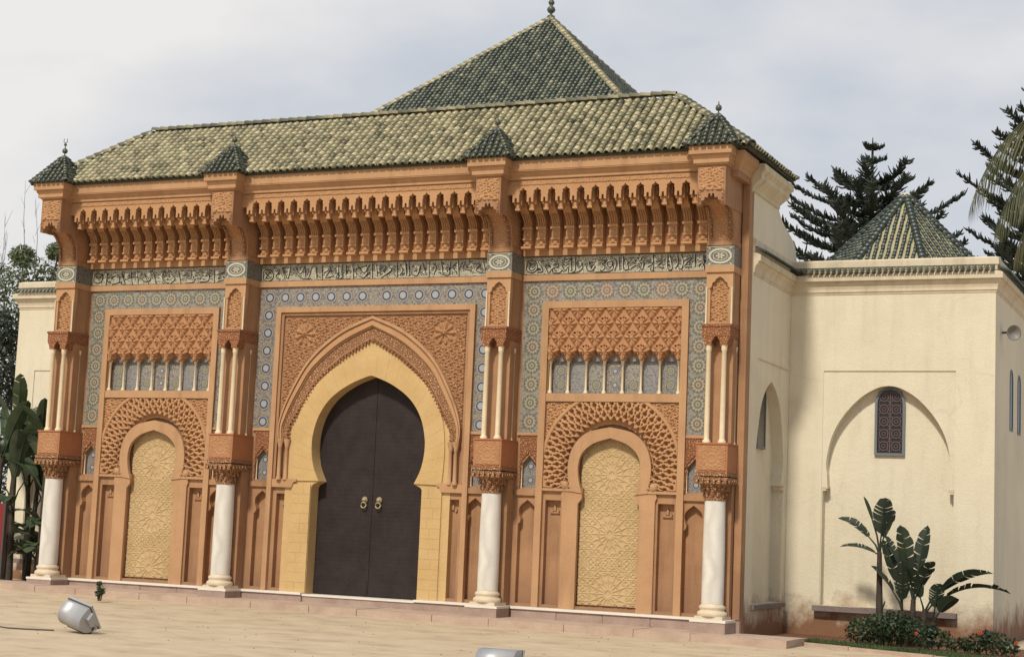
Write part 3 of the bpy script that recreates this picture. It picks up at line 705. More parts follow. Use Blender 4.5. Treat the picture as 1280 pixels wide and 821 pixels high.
# small tiled windows with lobed red heads
for c in [cx+d for cx in (-4.69, 4.69) for d in (-1.5, 1.5)]+[-2.22, 2.22]:
    MB().box(c-.16, c+.16, .590, .612, 2.36, 2.95).build('tile_panel', M['mos_b'], GH)
    for z in (2.50, 2.74): link('rosette_tile', RC, GH, (c, .5895, z)).scale = (.62, 1, .62)
    m = MB(); aw = 2.96
    pts = [(-.175, 3.26), (-.175, 2.37), (-.15, 2.37), (-.15, 2.72), (-.165, 2.76), (-.13, 2.80), (-.125, 2.86), (-.08, 2.88), (-.06, 2.93), (-.02, 2.94), (0, 3.0)]
    m.plate(shift(pts+[(-x, z) for x, z in reversed(pts[:-1])], c), [], .475, .505); m.build('window_head', M['carved_red'], GH)
    for s in (-1, 1): m = MB(); m.lathe(c+.15*s, .535, [(.024, 2.365), (.016, 2.39), (.014, 2.70), (.026, 2.735)], 8); m.build('colonnette', M['colonnette'], GH)

# --- inscription bands: dark strokes on cream glaze
def loc_pix(u, v, ly=.5):
    d = R_*((u-640)/f)-U_*((v-410.5)/f)+fw; t = (OY+ly)/d.y; return (d.x*t-OX, 1.65+d.z*t)
def C(x, y, r, n=14): return [(x+r*cos(2*pi*i/n), y+r*sin(2*pi*i/n)) for i in range(n+1)]
STR = [((650, 310, 10.667), [C(150, 245, 82), [(110, 190), (150, 215), (205, 215)], [(150, 215), (115, 270), (160, 300), (205, 265)], [(235, 180), (300, 285), (280, 320), (230, 320)],
 [(330, 215), (390, 230), (400, 250), (330, 240), (350, 280), (380, 330), (420, 280)], [(440, 215), (500, 205), (500, 250), (440, 265), (430, 320), (520, 330), (560, 290)],
 [(560, 170), (620, 190), (690, 140)], [(680, 120), (685, 300)], [(735, 115), (735, 290), (700, 320)], [(560, 240), (600, 300), (640, 250), (640, 340)], C(790, 205, 38), [(828, 205), (830, 270), (760, 320), (650, 335)],
 [(880, 240), (900, 300), (960, 300), (1000, 240)], [(920, 180), (930, 230), (990, 220)], [(1030, 160), (1110, 165), (1130, 190), (1090, 215), (1130, 250), (1100, 300), (1060, 290)], C(1195, 215, 36), [(1231, 215), (1240, 270), (1180, 310), (1000, 320)]]),
 ((765, 310, 10.667), [[(20, 130), (60, 200), (30, 300)], [(90, 120), (100, 290)], [(150, 110), (150, 275), (215, 280), (200, 200)], [(215, 130), (290, 130)], [(250, 270), (330, 230), (400, 290), (420, 200)], [(330, 130), (370, 170), (400, 120), (440, 140)],
 [(450, 165), (540, 210), (470, 250)], [(545, 90), (545, 290)], [(575, 180), (670, 175), (600, 240), (690, 260)], [(740, 90), (740, 270), (800, 270), (770, 100)], [(870, 90), (880, 200), (840, 270)], [(920, 90), (950, 180), (930, 270)],
 [(950, 170), (1070, 120), (960, 240), (1060, 250)], [(1105, 80), (1105, 250)], [(1130, 150), (1190, 180)], [(1150, 230), (1200, 200), (1220, 240)], [(1215, 90), (1230, 280)]]),
 ((320, 320, 8.533), [C(125, 205, 62), [(90, 170), (160, 240)], [(150, 170), (100, 240)], [(280, 120), (310, 250)], [(370, 110), (340, 240), (300, 170)], [(420, 120), (470, 190), (520, 120)], [(440, 200), (500, 240), (590, 240)], [(520, 110), (530, 230)],
 [(600, 110), (560, 240)], [(640, 110), (650, 240)], [(705, 100), (705, 250)], [(720, 180), (790, 150), (740, 230), (830, 210)], [(840, 180), (880, 190), (850, 230), (930, 240)], [(880, 95), (880, 230)], [(920, 95), (920, 235), (1000, 240)], [(960, 95), (960, 200)],
 [(1030, 90), (1040, 240)], [(1080, 90), (1150, 180), (1210, 90)], [(1100, 210), (1150, 230), (1190, 180)], [(1240, 80), (1240, 240)], [(1060, 140), (1180, 100)], [(200, 150), (250, 160), (210, 220), (260, 250)]]),
 ((460, 320, 8.533), [[(90, 90), (100, 210)], [(130, 100), (190, 110), (160, 160)], [(210, 110), (250, 150), (140, 230)], [(310, 70), (310, 220)], [(340, 90), (370, 150), (340, 200)], [(400, 70), (410, 210)], [(435, 70), (440, 210)], [(450, 180), (520, 210), (560, 100)], [(580, 70), (620, 200)],
 [(650, 60), (650, 230)], [(690, 80), (730, 120), (700, 190)], [(780, 50), (800, 200)], [(800, 190), (860, 200), (880, 60)], [(860, 150), (900, 120), (950, 190)], [(960, 50), (970, 210)], [(990, 80), (1040, 60), (1010, 130), (1100, 150)], [(1110, 80), (1190, 90), (1150, 150), (1210, 180)], [(1230, 60), (1250, 150)]]),
 ((100, 330, 6.737), [C(150, 120, 40), [(130, 100), (170, 140)], [(230, 80), (220, 180)], [(260, 120), (320, 90), (330, 150), (270, 170)], [(350, 80), (380, 170)], [(430, 60), (440, 170)], [(485, 60), (490, 160)], [(400, 120), (480, 110), (560, 150), (600, 120)], [(540, 80), (580, 170)], [(620, 70), (640, 180)],
 [(700, 70), (700, 140), (750, 160)], [(740, 60), (800, 120), (760, 165)], [(830, 60), (850, 165)], [(895, 55), (940, 60), (930, 120), (890, 110)], [(950, 100), (960, 150), (880, 165)], [(1000, 60), (1080, 80), (1080, 140), (1010, 150)], [(1130, 50), (1130, 155)], [(1150, 90), (1210, 70)], [(1160, 145), (1225, 130)]])]
SB = [[], [], []]
for (ou, ov, sc), st in STR:
    for s in st:
        p = [loc_pix(ou+a/sc, ov+b/sc) for a, b in s]; 
        p = [(x, min(6.385, max(6.095, z))) for x, z in p]
        SB[0 if p[0][0] < -2.7 else (1 if p[0][0] < 2.7 else 2)].append(p)
for k, (a, b_) in enumerate(((-6.44, -2.96), (-2.48, 2.48), (2.96, 6.44))):
    bn = MB().box(a, b_, .49, .505, 6.078, 6.402).build('inscription_band', M['band'], GH)
    m = MB(); 
    for s in SB[k]:
        s2 = spline(s, 3) if len(s) > 2 else s; s2 = [p for p in s2 if a+.02 < p[0] < b_-.02]
        if len(s2) > 1: m.ribbon(s2, .030, .4815, .49); 
    m.build('calligraphy', M['cream_glaze'], bn)
    m = MB()
    for s in SB[k]:
        s2 = spline(s, 3) if len(s) > 2 else s; s2 = [p for p in s2 if a+.02 < p[0] < b_-.02]
        if len(s2) > 1: m.ribbon([(x+.012, z-.004) for x, z in s2], .017, .4785, .4815)
    for q in range(int((b_-a)*55)):
        cx_, cz_, r0, a0 = random.uniform(a+.08, b_-.08), random.uniform(6.13, 6.35), random.uniform(.015, .045), random.uniform(0, 6.28)
        m.ribbon([(cx_+r0*cos(a0+t), cz_+r0*.8*sin(a0+t)) for t in (0, .7, 1.4, 2.1, 2.8)], .011, .4860, .49)
    for z in (6.084, 6.396): m.box(a, b_, .4865, .49, z-.006, z+.006)
    m.build('calligraphy', M['ink'], bn)

# --- piers (one built, three copied with all of their parts)
def framed_lobe(w, z0, z1):
    a = [(-w, z0), (-w, z1-.22), (-w-.02, z1-.2), (-w+.02, z1-.16), (-w+.03, z1-.10), (-w+.07, z1-.08), (-w+.09, z1-.04), (0, z1)]
    return a+[(-x, z) for x, z in reversed(a[:-1])]
parts = []
def P(name, mesh, kind=None): parts.append((name, mesh, kind))
body = MB(); body.box(-.23, .23, .10, .50, 2.69, 6.0); body.box(-.23, .23, .24, .50, .34, 2.7); body.box(-.235, .235, 0.0, .5, 6.42, 6.50)
body.box(-.225, .225, .02, .50, 6.0, 6.42)
# corbel growing out towards the hanging panel
body_me = body.mesh('pier', M['ochre'])
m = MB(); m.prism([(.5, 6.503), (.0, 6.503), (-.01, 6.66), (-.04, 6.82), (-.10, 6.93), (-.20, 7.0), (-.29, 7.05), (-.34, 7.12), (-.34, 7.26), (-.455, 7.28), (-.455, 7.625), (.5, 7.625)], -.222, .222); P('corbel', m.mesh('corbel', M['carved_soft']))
m = MB(); m.box(-.29, .29, -.16, .50, .10, ZT-.042); P('plinth_block', m.mesh('plinth_block', M['pink']))
m = MB(); m.box(-.30, .30, -.17, .50, ZT-.04, ZT); P('plinth_slab', m.mesh('plinth_slab', M['white']))
m = MB(); m.box(-.235, .235, -.12, .34, ZT, ZT+.055); m.lathe(0, .08, [(.235, .40), (.245, .43), (.235, .465), (.205, .48), (.195, .50), (.215, .525), (.215, .55), (.185, .575), (.175, .60)], 24); P('column_base', m.mesh('column_base', M['marble_old']))
m = MB(); m.lathe(0, .08, [(.178, .60), (.180, .9), (.178, 1.5), (.168, 2.24)], 28); P('column_shaft', m.mesh('column_shaft', M['marble']))
m = MB(); m.lathe(0, .08, [(.172, 2.24), (.185, 2.25), (.185, 2.28), (.168, 2.29), (.17, 2.34), (.185, 2.40), (.22, 2.46), (.25, 2.49), (.25, 2.51)], 24)
for i in range(12):
    a = 2*pi*i/12; c, s = cos(a), sin(a)
    for z, r, q in ((2.33, .182, .03), (2.43, .215, .035)):
        aa = a+(.26 if z > 2.4 else 0); m.sphere((r*cos(aa), .08+r*sin(aa), z), q, 6, 4, (1, 1, 1.5))
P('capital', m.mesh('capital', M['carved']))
m = MB(); rings = [(2.505, .265), (2.55, .27), (2.56, .285), (2.61, .285), (2.63, .275), (2.685, .275)]
for (za, a), (zb, b_) in zip(rings[::2], rings[1::2]): m.box(-a, a, .08-a, .50, za, zb)
for k in range(6):
    x = -.24+k*.096
    m.box(x-.03, x+.03, -.225, -.18, 2.51, 2.59); 
for k in range(5):
    y = -.12+k*.1
    for s in (-1, 1): m.box(.27*s, .30*s, y-.03, y+.03, 2.51, 2.59)
P('capital_cornice', m.mesh('capital_cornice', M['carved']))
m = MB(); m.box(-.262, .262, -.17, .50, 2.69, 3.14); m.box(-.275, .275, -.185, .50, 3.14, 3.165); P('impost_block', m.mesh('impost_block', M['ochre_red']))
def med(X, Z):
    u, v = X, Z-2.915; r = np.hypot(u, v); th = np.arctan2(v, u)
    H = .012*(np.cos(r*95)*.5+.5)*(r < .15)*(.6+.4*np.cos(12*th)); return np.where(r > .155, floral(X, Z, .08, .014), H)+.0
parts.append(('RELIEF', ('block_carving', -.24, .24, 2.71, 3.12, .009, -.174, med, 'relief_red'), None))
for s in (-1, 1):
    for yy in (-.07, .36):
        if yy > 0: continue
        m = MB(); m.lathe(.13*s, yy, [(.066, 3.165), (.066, 3.20), (.05, 3.215), (.045, 3.24), (.040, 4.66), (.052, 4.68), (.046, 4.70), (.06, 4.76)], 12); P('colonnette', m.mesh('colonnette', M['colonnette']))
    m = MB(); m.lathe(.205*s, .30, [(.05, 3.165), (.03, 3.22), (.027, 4.66), (.045, 4.76)], 8); P('colonnette', m.mesh('colonnette', M['colonnette']))
m = MB()
for s in (-1, 1): m.plate([(.02*s, 4.90), (.04*s, 4.86), (.07*s, 4.82), (.07*s, 4.755), (.19*s, 4.755), (.20*s, 4.82), (.235*s, 4.88), (.235*s, 4.90)], [], -.13, .5)
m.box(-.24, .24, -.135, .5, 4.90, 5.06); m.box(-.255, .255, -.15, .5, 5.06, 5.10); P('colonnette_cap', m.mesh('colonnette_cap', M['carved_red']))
m = MB(); m.plate([(-.225, 5.10), (-.225, 5.965), (.225, 5.965), (.225, 5.10)], [framed_lobe(.155, 5.15, 5.90)], .0, .10); P('niche_frame', m.mesh('niche_frame', M['ochre_light']))
parts.append(('RELIEF', ('niche_carving', -.18, .18, 5.14, 5.92, .009, .075, lambda X, Z: floral(X, Z, .10, .03), 'relief'), None))
for s in (-1, 1): m = MB(); m.lathe(.215*s, -.012, [(.022, 5.10), (.016, 5.12), (.015, 5.68), (.026, 5.72)], 8); P('colonnette', m.mesh('colonnette', M['colonnette']))
m = MB(); m.box(-.245, .245, -.03, .50, 5.97, 6.075); P('band_ledge', m.mesh('band_ledge', M['ochre_light']))
m = MB(); m.box(-.238, .238, -.012, .49, 6.078, 6.402); P('inscription_band', m.mesh('inscription_band', M['band_dark']))
m = MB(); 
def ov(a, b, n=20): return [(a*cos(2*pi*i/n)*(1-.0)*1.0, 6.24+b*sin(2*pi*i/n)) for i in range(n+1)]
m.ribbon(ov(.185, .115), .034, -.020, -.012); m.ribbon(ov(.12, .075), .012, -.020, -.012); 
for i in range(6): a = 2*pi*i/6; m.ribbon([(0, 6.24), (.075*cos(a), 6.24+.055*sin(a))], .024, -.022, -.012)
for s in (-1, 1):
    for t in (-1, 1): m.ribbon([(.20*s, 6.24+.14*t), (.165*s, 6.24+.12*t)], .02, -.018, -.012)
m.box(-.238, .238, -.017, -.012, 6.082, 6.092); m.box(-.238, .238, -.017, -.012, 6.388, 6.398)
P('medallion', m.mesh('medallion', M['cream_glaze']))
# hanging panel with lobed cut-out
lobe = [(-.235, 6.985), (-.17, 6.985), (-.165, 7.05), (-.12, 7.06), (-.11, 7.11), (-.06, 7.10), (-.045, 7.17), (-.02, 7.17), (0, 7.11), (.02, 7.17), (.045, 7.17), (.06, 7.10), (.11, 7.11), (.12, 7.06), (.165, 7.05), (.17, 6.985), (.235, 6.985), (.235, 7.63), (-.235, 7.63)]
m = MB(); m.plate(lobe, [], -.60, -.46); 
for s in (-1, 1): m.prism([(-.47, 7.63), (-.47, 6.995), (-.36, 6.985), (-.24, 6.99), (.49, 7.02), (.49, 7.63)], .2225*s, .234*s)
P('hanging_panel', m.mesh('hanging_panel', M['ochre']))
def hp(X, Z):
    H = floral(X, Z, .11, .025)+.002
    r = np.hypot(X, (Z-7.13)); H = np.where((r > .165) & (r < .19) & (Z > 7.08), .03, H)
    low = (r < .165) & (Z > 7.06); H = np.where(low, .012*(np.cos(9*np.arctan2(Z-7.13, X))+1), H)
    return H
parts.append(('RELIEF', ('panel_carving', -.21, .21, 7.215, 7.60, .009, -.603, hp, 'relief'), None))
for s in (-1, 1): 
    m = MB(); m.plate([(.175*s, 7.0), (.225*s, 7.0), (.225*s, 7.2), (.175*s, 7.2)], [], -.612, -.60)
    for k in range(3): m.sphere((.20*s, -.612, 7.03+k*.06), .016, 6, 4)
    P('panel_trim', m.mesh('panel_trim', M['carved']))
# beaded scrolls each side of the corbel
for s in (-1, 1):
    m = MB(); pth = spline([(-.01, 6.55), (-.04, 6.72), (-.12, 6.88), (-.26, 7.0)], 5)
    for y, z in pth: m.sphere((.165*s, y-.01, z), .030, 6, 4)
    P('scroll', m.mesh('scroll', M['carved']), None)
m = MB(); m.sweep([(-.25, .3), (-.25, -.62), (.25, -.62), (.25, .3)][::1], [(-.05, 7.632), (.0, 7.632), (.02, 7.66), (.02, 7.70), (.07, 7.76), (.07, 7.79), (.11, 7.80), (.11, 7.93), (-.2, 7.93), (-.2, 7.7)][::1]) 
m.box(-.30, .30, -.66, .3, 7.66, 7.91)
P('pier_cornice', m.mesh('pier_cornice', M['ochre_light']))

# tiles ------------------------------------------------------------------
def tile_mesh(r, L, n=6, tint=.5, m=None, mat=None, xf=None):
    """one half-round cover tile: runs up +y, arched to +z"""
    vs = []
    for (y, rr, dz) in ((0, r, .012), (L, r*.82, -.004)):
        for i in range(n+1): a = pi*i/n; vs.append((rr*cos(a), y, rr*sin(a)*.95+dz))
    for i in range(n+1): a = pi*i/n; vs.append((r*.72*cos(a), 0, r*.72*sin(a)*.95+.012))
    fs = [(i, i+1, n+2+i, n+1+i) for i in range(n)]+[(2*(n+1)+i, 2*(n+1)+i+1, i+1, i) for i in range(n)]
    return vs, fs
def slope_tiles(mb, o, u, s, nrm, width, reach, sp, exp, r, tintf, skip=None, collect=None):
    """o eave corner, u along the eave, s up the slope; reach(x)=slope length available at x"""
    o, u, s, nrm = map(Vector, (o, u, s, nrm)); n = int(width/sp); x0 = (width-n*sp)/2+sp/2
    L = exp*1.35; vs0, fs0 = tile_mesh(r, L); V0 = np.array(vs0)
    B = np.array([u, s, nrm])
    for i in range(n+0):
        x = x0+i*sp; le = reach(x); k = int(le/exp)
        for j in range(k):
            jx, jz = random.uniform(-.006, .006), random.uniform(0, .005); t = tintf(i, j)
            base = o+u*(x+jx)+s*(j*exp-.02)+nrm*(jz+.004)
            if collect is not None and collect(x, j, base, t): continue
            Wv = V0@B+np.array(base); mb.add([tuple(p) for p in Wv], fs0, True, t)
def hip_tiles(mb, p0, p1, r, step, tintf):
    p0, p1 = Vector(p0), Vector(p1); d = (p1-p0); n = max(1, int(d.length/step)); s = d.normalized()
    u = s.cross(Vector((0, 0, 1))).normalized(); nrm = u.cross(s); B = np.array([u, s, nrm]); vs0, fs0 = tile_mesh(r, step*1.3, 8)
    V0 = np.array(vs0)
    for k in range(n): mb.add([tuple(q) for q in V0@B+np.array(p0+s*(k*step)+nrm*.01)], fs0, True, tintf(0, k))
def rt_(lo, hi, p=1.): return lambda i, j: max(.001, lo+(hi-lo)*random.random()**p)
# pyramid on a pier
deckm = MB(); a, yb, zb, za = .43, -.27, 7.935, 8.34
cy = -.33; H = .60
deckm.add([(-a, cy-a, zb), (a, cy-a, zb), (a, cy+a, zb), (-a, cy+a, zb), (0, cy, zb+H)], [(0, 1, 4), (1, 2, 4), (2, 3, 4), (3, 0, 4), (0, 3, 2, 1)])
P('pyramid_roof', deckm.mesh('pyramid_roof', M['deck']))
m = MB(); sl = sqrt(a*a+H*H)
for ang in (0, pi/2, pi, -pi/2):
    c, s = cos(ang), sin(ang)
    u = Vector((c, s, 0)); inw = Vector((-s, c, 0)); sv = (inw*a+Vector((0, 0, H))).normalized(); nr = u.cross(sv)
    o = Vector((0, cy, zb))-u*a-inw*a
    slope_tiles(m, o, u, sv, nr, 2*a, lambda x: max(.05, min(x, 2*a-x)/a*sl), .115, .095, .045, rt_(.0, .45, 1.3))
    hip_tiles(m, o, (0, cy, zb+H), .045, .09, rt_(.05, .5))
P('roof_tiles', m.mesh('roof_tiles', M['tile_cap']), 'stuff')
m = MB(); m.lathe(0, cy, [(.05, zb+H-.06), (.045, zb+H+.01), (.012, zb+H+.03), (.012, zb+H+.06), (.045, zb+H+.075), (.055, zb+H+.11), (.045, zb+H+.145), (.012, zb+H+.17), (.008, zb+H+.22)], 10); P('finial', m.mesh('finial', M['finial']))
relcache = {}
for k, px in enumerate((-6.685, -2.725, 2.695, 6.685)):
    pier = link('pier', body_me, GH, (px, 0, 0))
    pier['label'] = ['leftmost ochre pier with marble column and crescent-tipped turret', 'pier left of the doorway with marble column', 'pier right of the doorway with marble column', 'right corner pier with marble column beside the cream gable'][k]
    for name, me, kd in parts:
        if name == 'RELIEF':
            n2, x0, x1, z0, z1, st, y, fn, mt = me
            if n2 in relcache: link(n2, relcache[n2], pier)
            else: relcache[n2] = relief(n2, x0, x1, z0, z1, st, y, fn, M[mt], pier).data
        else: link(name, me, pier, kind=kd)
    if k == 0:
        m = MB(); m.sphere((0, cy, zb+H+.24), .03, 8, 5); m.tube([(.045*cos(t), cy, zb+H+.32+.045*sin(t)) for t in [pi*.7+pi*1.6*i/10 for i in range(11)]], .007, 5); m.build('crescent', M['finial'], pier)
# --- rows of brackets under the eave
brp = [(.5, 6.50), (.30, 6.50), (.27, 6.53), (.27, 6.58), (.30, 6.60), (.275, 6.64), (.26, 6.76), (.275, 6.84), (.24, 6.88), (.255, 6.94), (.22, 7.0), (.18, 7.05), (.12, 7.09), (.09, 7.15), (.02, 7.18), (-.0, 7.24), (-.08, 7.26), (-.09, 7.20), (-.195, 7.20), (-.195, 7.50), (.5, 7.50)]
m = MB(); m.prism(brp, -.074, .074)
m.box(-.092, .092, .21, .5, 6.505, 6.545); m.box(-.088, .088, .225, .5, 6.845, 6.885); m.box(-.082, .082, .245, .5, 6.66, 6.69)
for z in (6.60, 6.765): m.sphere((0, .275, z), .05, 8, 4, (1.0, .8, 1)); m.sphere((-.045, .275, z-.03), .025, 6, 4); m.sphere((.045, .275, z-.03), .025, 6, 4)
for q in (-.04, 0, .04): m.tube([(q, .235, 6.90), (q, .19, 7.0), (q, .10, 7.08)], .012, 4)
m.box(-.045, .045, -.21, -.11, 7.10, 7.2); m.box(-.10, -.062, -.08, .5, 7.32, 7.50); m.box(.062, .10, -.08, .5, 7.32, 7.50)
br_me = m.mesh('bracket', M['relief'])
for (a, b_, n) in ((-6.42, -2.98, 13), (-2.46, 2.44, 18), (2.95, 6.42, 13)):
    sp = (b_-a)/n
    MB().box(a-.02, b_+.02, .42, .505, 6.50, 7.56).build('bracket_wall', M['relief_red'], GH)
    for i in range(n): link('bracket', br_me, GH, (a+sp*(i+.5), 0, 0))
    low = []
    for i in range(n):
        c = a+sp*(i+.5); t = .062; zb2 = 7.225
        low += [(c-t, 7.36), (c-t, zb2), (c-.022, zb2), (c-.018, zb2+.075), (c+.018, zb2+.075), (c+.022, zb2), (c+t, zb2), (c+t, 7.36)]
        if i < n-1:
            g_ = c+sp/2; w = sp/2-t; low += [(g_-w+.012, 7.385), (g_-w+.0, 7.41), (g_-w+.025, 7.43), (g_-.02, 7.445), (g_, 7.48), (g_+.02, 7.445), (g_+w-.025, 7.43), (g_+w, 7.41), (g_+w-.012, 7.385)]
    MB().plate([(a-.03, 7.60), (a-.03, 7.36)]+low+[(b_+.03, 7.36), (b_+.03, 7.60)], [], -.30, -.19).build('arcade_frieze', M['relief'], GH)
    relief('frieze_carving', a, b_, 7.50, 7.60, .0125, -.305, lambda X, Z: star_net(X, Z, .095, .02), M['relief'], GH)
    cp = [(.2, 7.605), (-.32, 7.605), (-.335, 7.615), (-.335, 7.67), (-.35, 7.68), (-.38, 7.71), (-.385, 7.73), (-.42, 7.735), (-.42, 7.75), (-.43, 7.755), (-.43, 7.95), (.2, 7.95)]
    MB().prism(cp, a-.06, b_+.06).build('cornice', M['ochre_light'], GH)
# corner wall above the ends (side returns)
for s in (-1, 1):
    MB().box(6.93*s, 7.05*s, .38, .50, ZT, 7.55).build('corner_strip', M['ochre'], GH)
    m = MB(); m.sweep([(6.93, -.5), (7.052, .44)] if False else ([(6.90, -.30), (7.05, -.30), (7.05, .44)] if s > 0 else [(-7.05, .44), (-7.05, -.30), (-6.90, -.30)]),
                      [(-.02, 7.60), (.0, 7.60), (.02, 7.66), (.07, 7.74), (.12, 7.78), (.12, 7.90), (-.1, 7.90)]); m.build('corner_cornice', M['ochre_light'], GH)
    MB().box(6.90*s, 7.04*s, -.29, .49, 7.50, 7.88).build('corner_block', M['ochre'], GH)

# --- main roof
ex, y0, y1, ze, zr, yr = 7.30, -.50, 2.36, 7.955, 9.23, .93
hx = 5.54; rx = ex-hx
roof = MB(); roof.add([(-ex, y0, ze), (ex, y0, ze), (ex, y1, ze), (-ex, y1, ze), (-hx, yr, zr), (hx, yr, zr)], [(0, 1, 5, 4), (1, 2, 5), (2, 3, 4, 5), (3, 0, 4), (0, 3, 2, 1)])
RF = roof.build('roof', M['deck'], GH)
run = yr-y0; rise = zr-ze; sl = hypot(run, rise); sv = (0, run/sl, rise/sl); nv = (0, -rise/sl, run/sl)
sp, exq = .148, .126
tint_var = [.03, .1, .2, .3, .4, .5, .62, .72, .82, .92]
vs0, fs0 = tile_mesh(.060, exq*1.35); TM = []
for tv in tint_var:
    B = np.array([(1, 0, 0), sv, nv]); q = MB(); q.add([tuple(p) for p in np.array(vs0)@B], fs0, True, tv); TM.append(q.mesh('roof_tile', M['tile']))
cnt = [0]
def col_front(x, j, base, t):
    # individual tiles: the right end of the front slope, nearest to the viewer
    if cnt[0] < 296 and x > 11.2 and not any(abs(x-ex-p) < .45 and j < 3 for p in (-6.685, -2.725, 2.695, 6.685)):
        cnt[0] += 1; link('roof_tile', TM[min(9, int(t*10))], RF, tuple(base)); return True
    return any(abs(x-ex-p) < .28 and j < 2 for p in (-6.685, -2.725, 2.695, 6.685))
def tmain(i, j):
    base_ = .58
    return min(.99, max(.01, base_+random.gauss(0, .18)))
m = MB()
slope_tiles(m, (-ex, y0, ze), (1, 0, 0), sv, nv, 2*ex, lambda x: max(0, min(x*run/rx, (2*ex-x)*run/rx, run)/run*sl)+.02, sp, exq, .060, tmain, collect=col_front)
for s in (1, -1):   # side slopes
    u = (0, s*1., 0); o = (ex, y0, ze) if s > 0 else (-ex, y1, ze)
    sx_ = hypot(rx, rise); ss = (-s*rx/sx_, 0, rise/sx_); nn = (s*rise/sx_, 0, rx/sx_)
    slope_tiles(m, o, u, ss, nn, y1-y0, lambda x: max(0, min(x, (y1-y0)-x)/run*sx_)+.02, sp, exq, .060, tmain)
slope_tiles(m, (ex, y1, ze), (-1, 0, 0), (0, -run/sl, rise/sl), (0, rise/sl, run/sl), 2*ex, lambda x: max(0, min(x*run/rx, (2*ex-x)*run/rx, run)/run*sl)+.02, sp, exq*2, .060, tmain)
m.build('roof_tiles', M['tile'], RF, kind='stuff')
m = MB(); T = rt_(.05, .6)
for s in (-1, 1):
    hip_tiles(m, (ex*s, y0, ze-.01), (hx*s, yr, zr), .09, .17, T); hip_tiles(m, (ex*s, y1, ze-.01), (hx*s, yr, zr), .09, .17, T)
hip_tiles(m, (-hx, yr, zr+.03), (hx, yr, zr+.03), .085, .20, T)
m.build('ridge_tiles', M['tile'], RF, kind='stuff')
m = MB(); m.box(-ex+.03, ex-.03, y0+.03, y0+.09, ze-.035, ze-.003); m.box(ex-.09, ex-.03, y0+.10, y1-.03, ze-.035, ze-.003); m.box(-ex+.03, -ex+.09, y0+.1, y1-.03, ze-.035, ze-.003)
m.build('eave_board', M['deck'], RF)

# ================================================================ REAR HALL
RHL = thing('rear_hall', 'tall square hall behind the gatehouse with a steep dark green pyramid roof and ball finial', 'hall', 0, 8)
hs = 4.2; zap, slp = 13.25, .96; zev = zap-hs*slp
MB().box(-hs+.5, hs-.5, -hs+.5, hs-.5, 0, zev-.01).build('wall', M['cream'], RHL)
m = MB(); m.add([(-hs, -hs, zev), (hs, -hs, zev), (hs, hs, zev), (-hs, hs, zev), (0, 0, zap)], [(0, 1, 4), (1, 2, 4), (2, 3, 4), (3, 0, 4), (0, 3, 2, 1)]); rr_ = m.build('roof', M['deck'], RHL)
m = MB(); sl2 = hs*sqrt(1+slp**2)
for ang in (0, pi/2):
    c, s = cos(ang), sin(ang); u = Vector((c, s, 0)); inw = Vector((-s, c, 0)); sv2 = (inw+Vector((0, 0, slp))).normalized(); nr = u.cross(sv2); o = Vector((0, 0, zev))-u*hs-inw*hs
    def tr(i, j): return min(.99, max(.01, .32+.14*sin(i*1.9)+random.gauss(0, .22)))
    slope_tiles(m, o, u, sv2, nr, 2*hs, lambda x: min(x, 2*hs-x)/hs*sl2, .118, .125, .047, tr, collect=lambda x, j, b, t: j < 12)
m.build('roof_tiles', M['tile_dark'], rr_, kind='stuff')
m = MB()
for sx, sy in ((-1, -1), (1, -1), (1, 1), (-1, 1)): hip_tiles(m, (hs*sx, hs*sy, zev-.02), (0, 0, zap-.01), .08, .17, rt_(.35, .85))
m.build('ridge_tiles', M['tile'], rr_, kind='stuff')
m = MB(); m.lathe(0, 0, [(.10, zap-.03), (.09, zap+.06), (.03, zap+.09), (.03, zap+.12), (.08, zap+.16), (.10, zap+.21), (.08, zap+.26), (.03, zap+.30), (.06, zap+.34), (.075, zap+.38), (.05, zap+.43), (.02, zap+.46), (.04, zap+.50), (.02, zap+.55), (.01, zap+.75)], 12)
m.build('finial', M['finial'], RHL)

# ================================================================ CREAM WINGS
def arch_recess(c):
    a = [(-1.135, .56), (-1.135, 2.57), (-1.05, 2.62), (-1.06, 2.83)]+spline([(-1.07, 2.9), (-1.075, 3.1), (-.99, 3.5), (-.80, 3.86), (-.50, 4.19), (-.2, 4.37), (0, 4.41)], 4)
    return shift(a+[(-x, z) for x, z in reversed(a[:-1])], c)
def arch_window(c, z0=3.20, w=.265, h=1.2):
    a = [(-w, z0), (-w, z0+h-w-.04)]+spline([(-w, z0+h-w-.04), (-w*.92, z0+h-w*.72), (-w*.6, z0+h-w*.2), (0, z0+h)], 3); return shift(a+[(-x, z) for x, z in reversed(a[:-1])], c)
def coping(mb, path, sp=.10, tint=None):
    """a row of small green cover tiles laid across a string course, outward = right of path"""
    for p0, p1 in zip(path, path[1:]):
        p0, p1 = Vector((*p0, 0)), Vector((*p1, 0)); d = (p1-p0); n = int(d.length/sp); u = d.normalized(); outw = Vector((u.y, -u.x, 0))
        s = (-outw*.85+Vector((0, 0, .5))).normalized(); nr = (-u).cross(s); nr = nr if nr.z > 0 else -nr
        vs0, fs0 = tile_mesh(.043, .20, 5); V0 = np.array(vs0); B = np.array([u, s, nr])
        for k in range(n):
            b0 = p0+u*((k+.5)*d.length/n)+outw*.20+Vector((0, 0, 6.385)); mb.add([tuple(q) for q in V0@B+np.array(b0)], fs0, True, random.uniform(.1, .55))
CPR = [(-.02, 6.02), (.012, 6.03), (.012, 6.06), (.03, 6.07), (.03, 6.12), (.045, 6.17), (.09, 6.22), (.09, 6.25), (.13, 6.26), (.13, 6.36), (-.02, 6.42)]
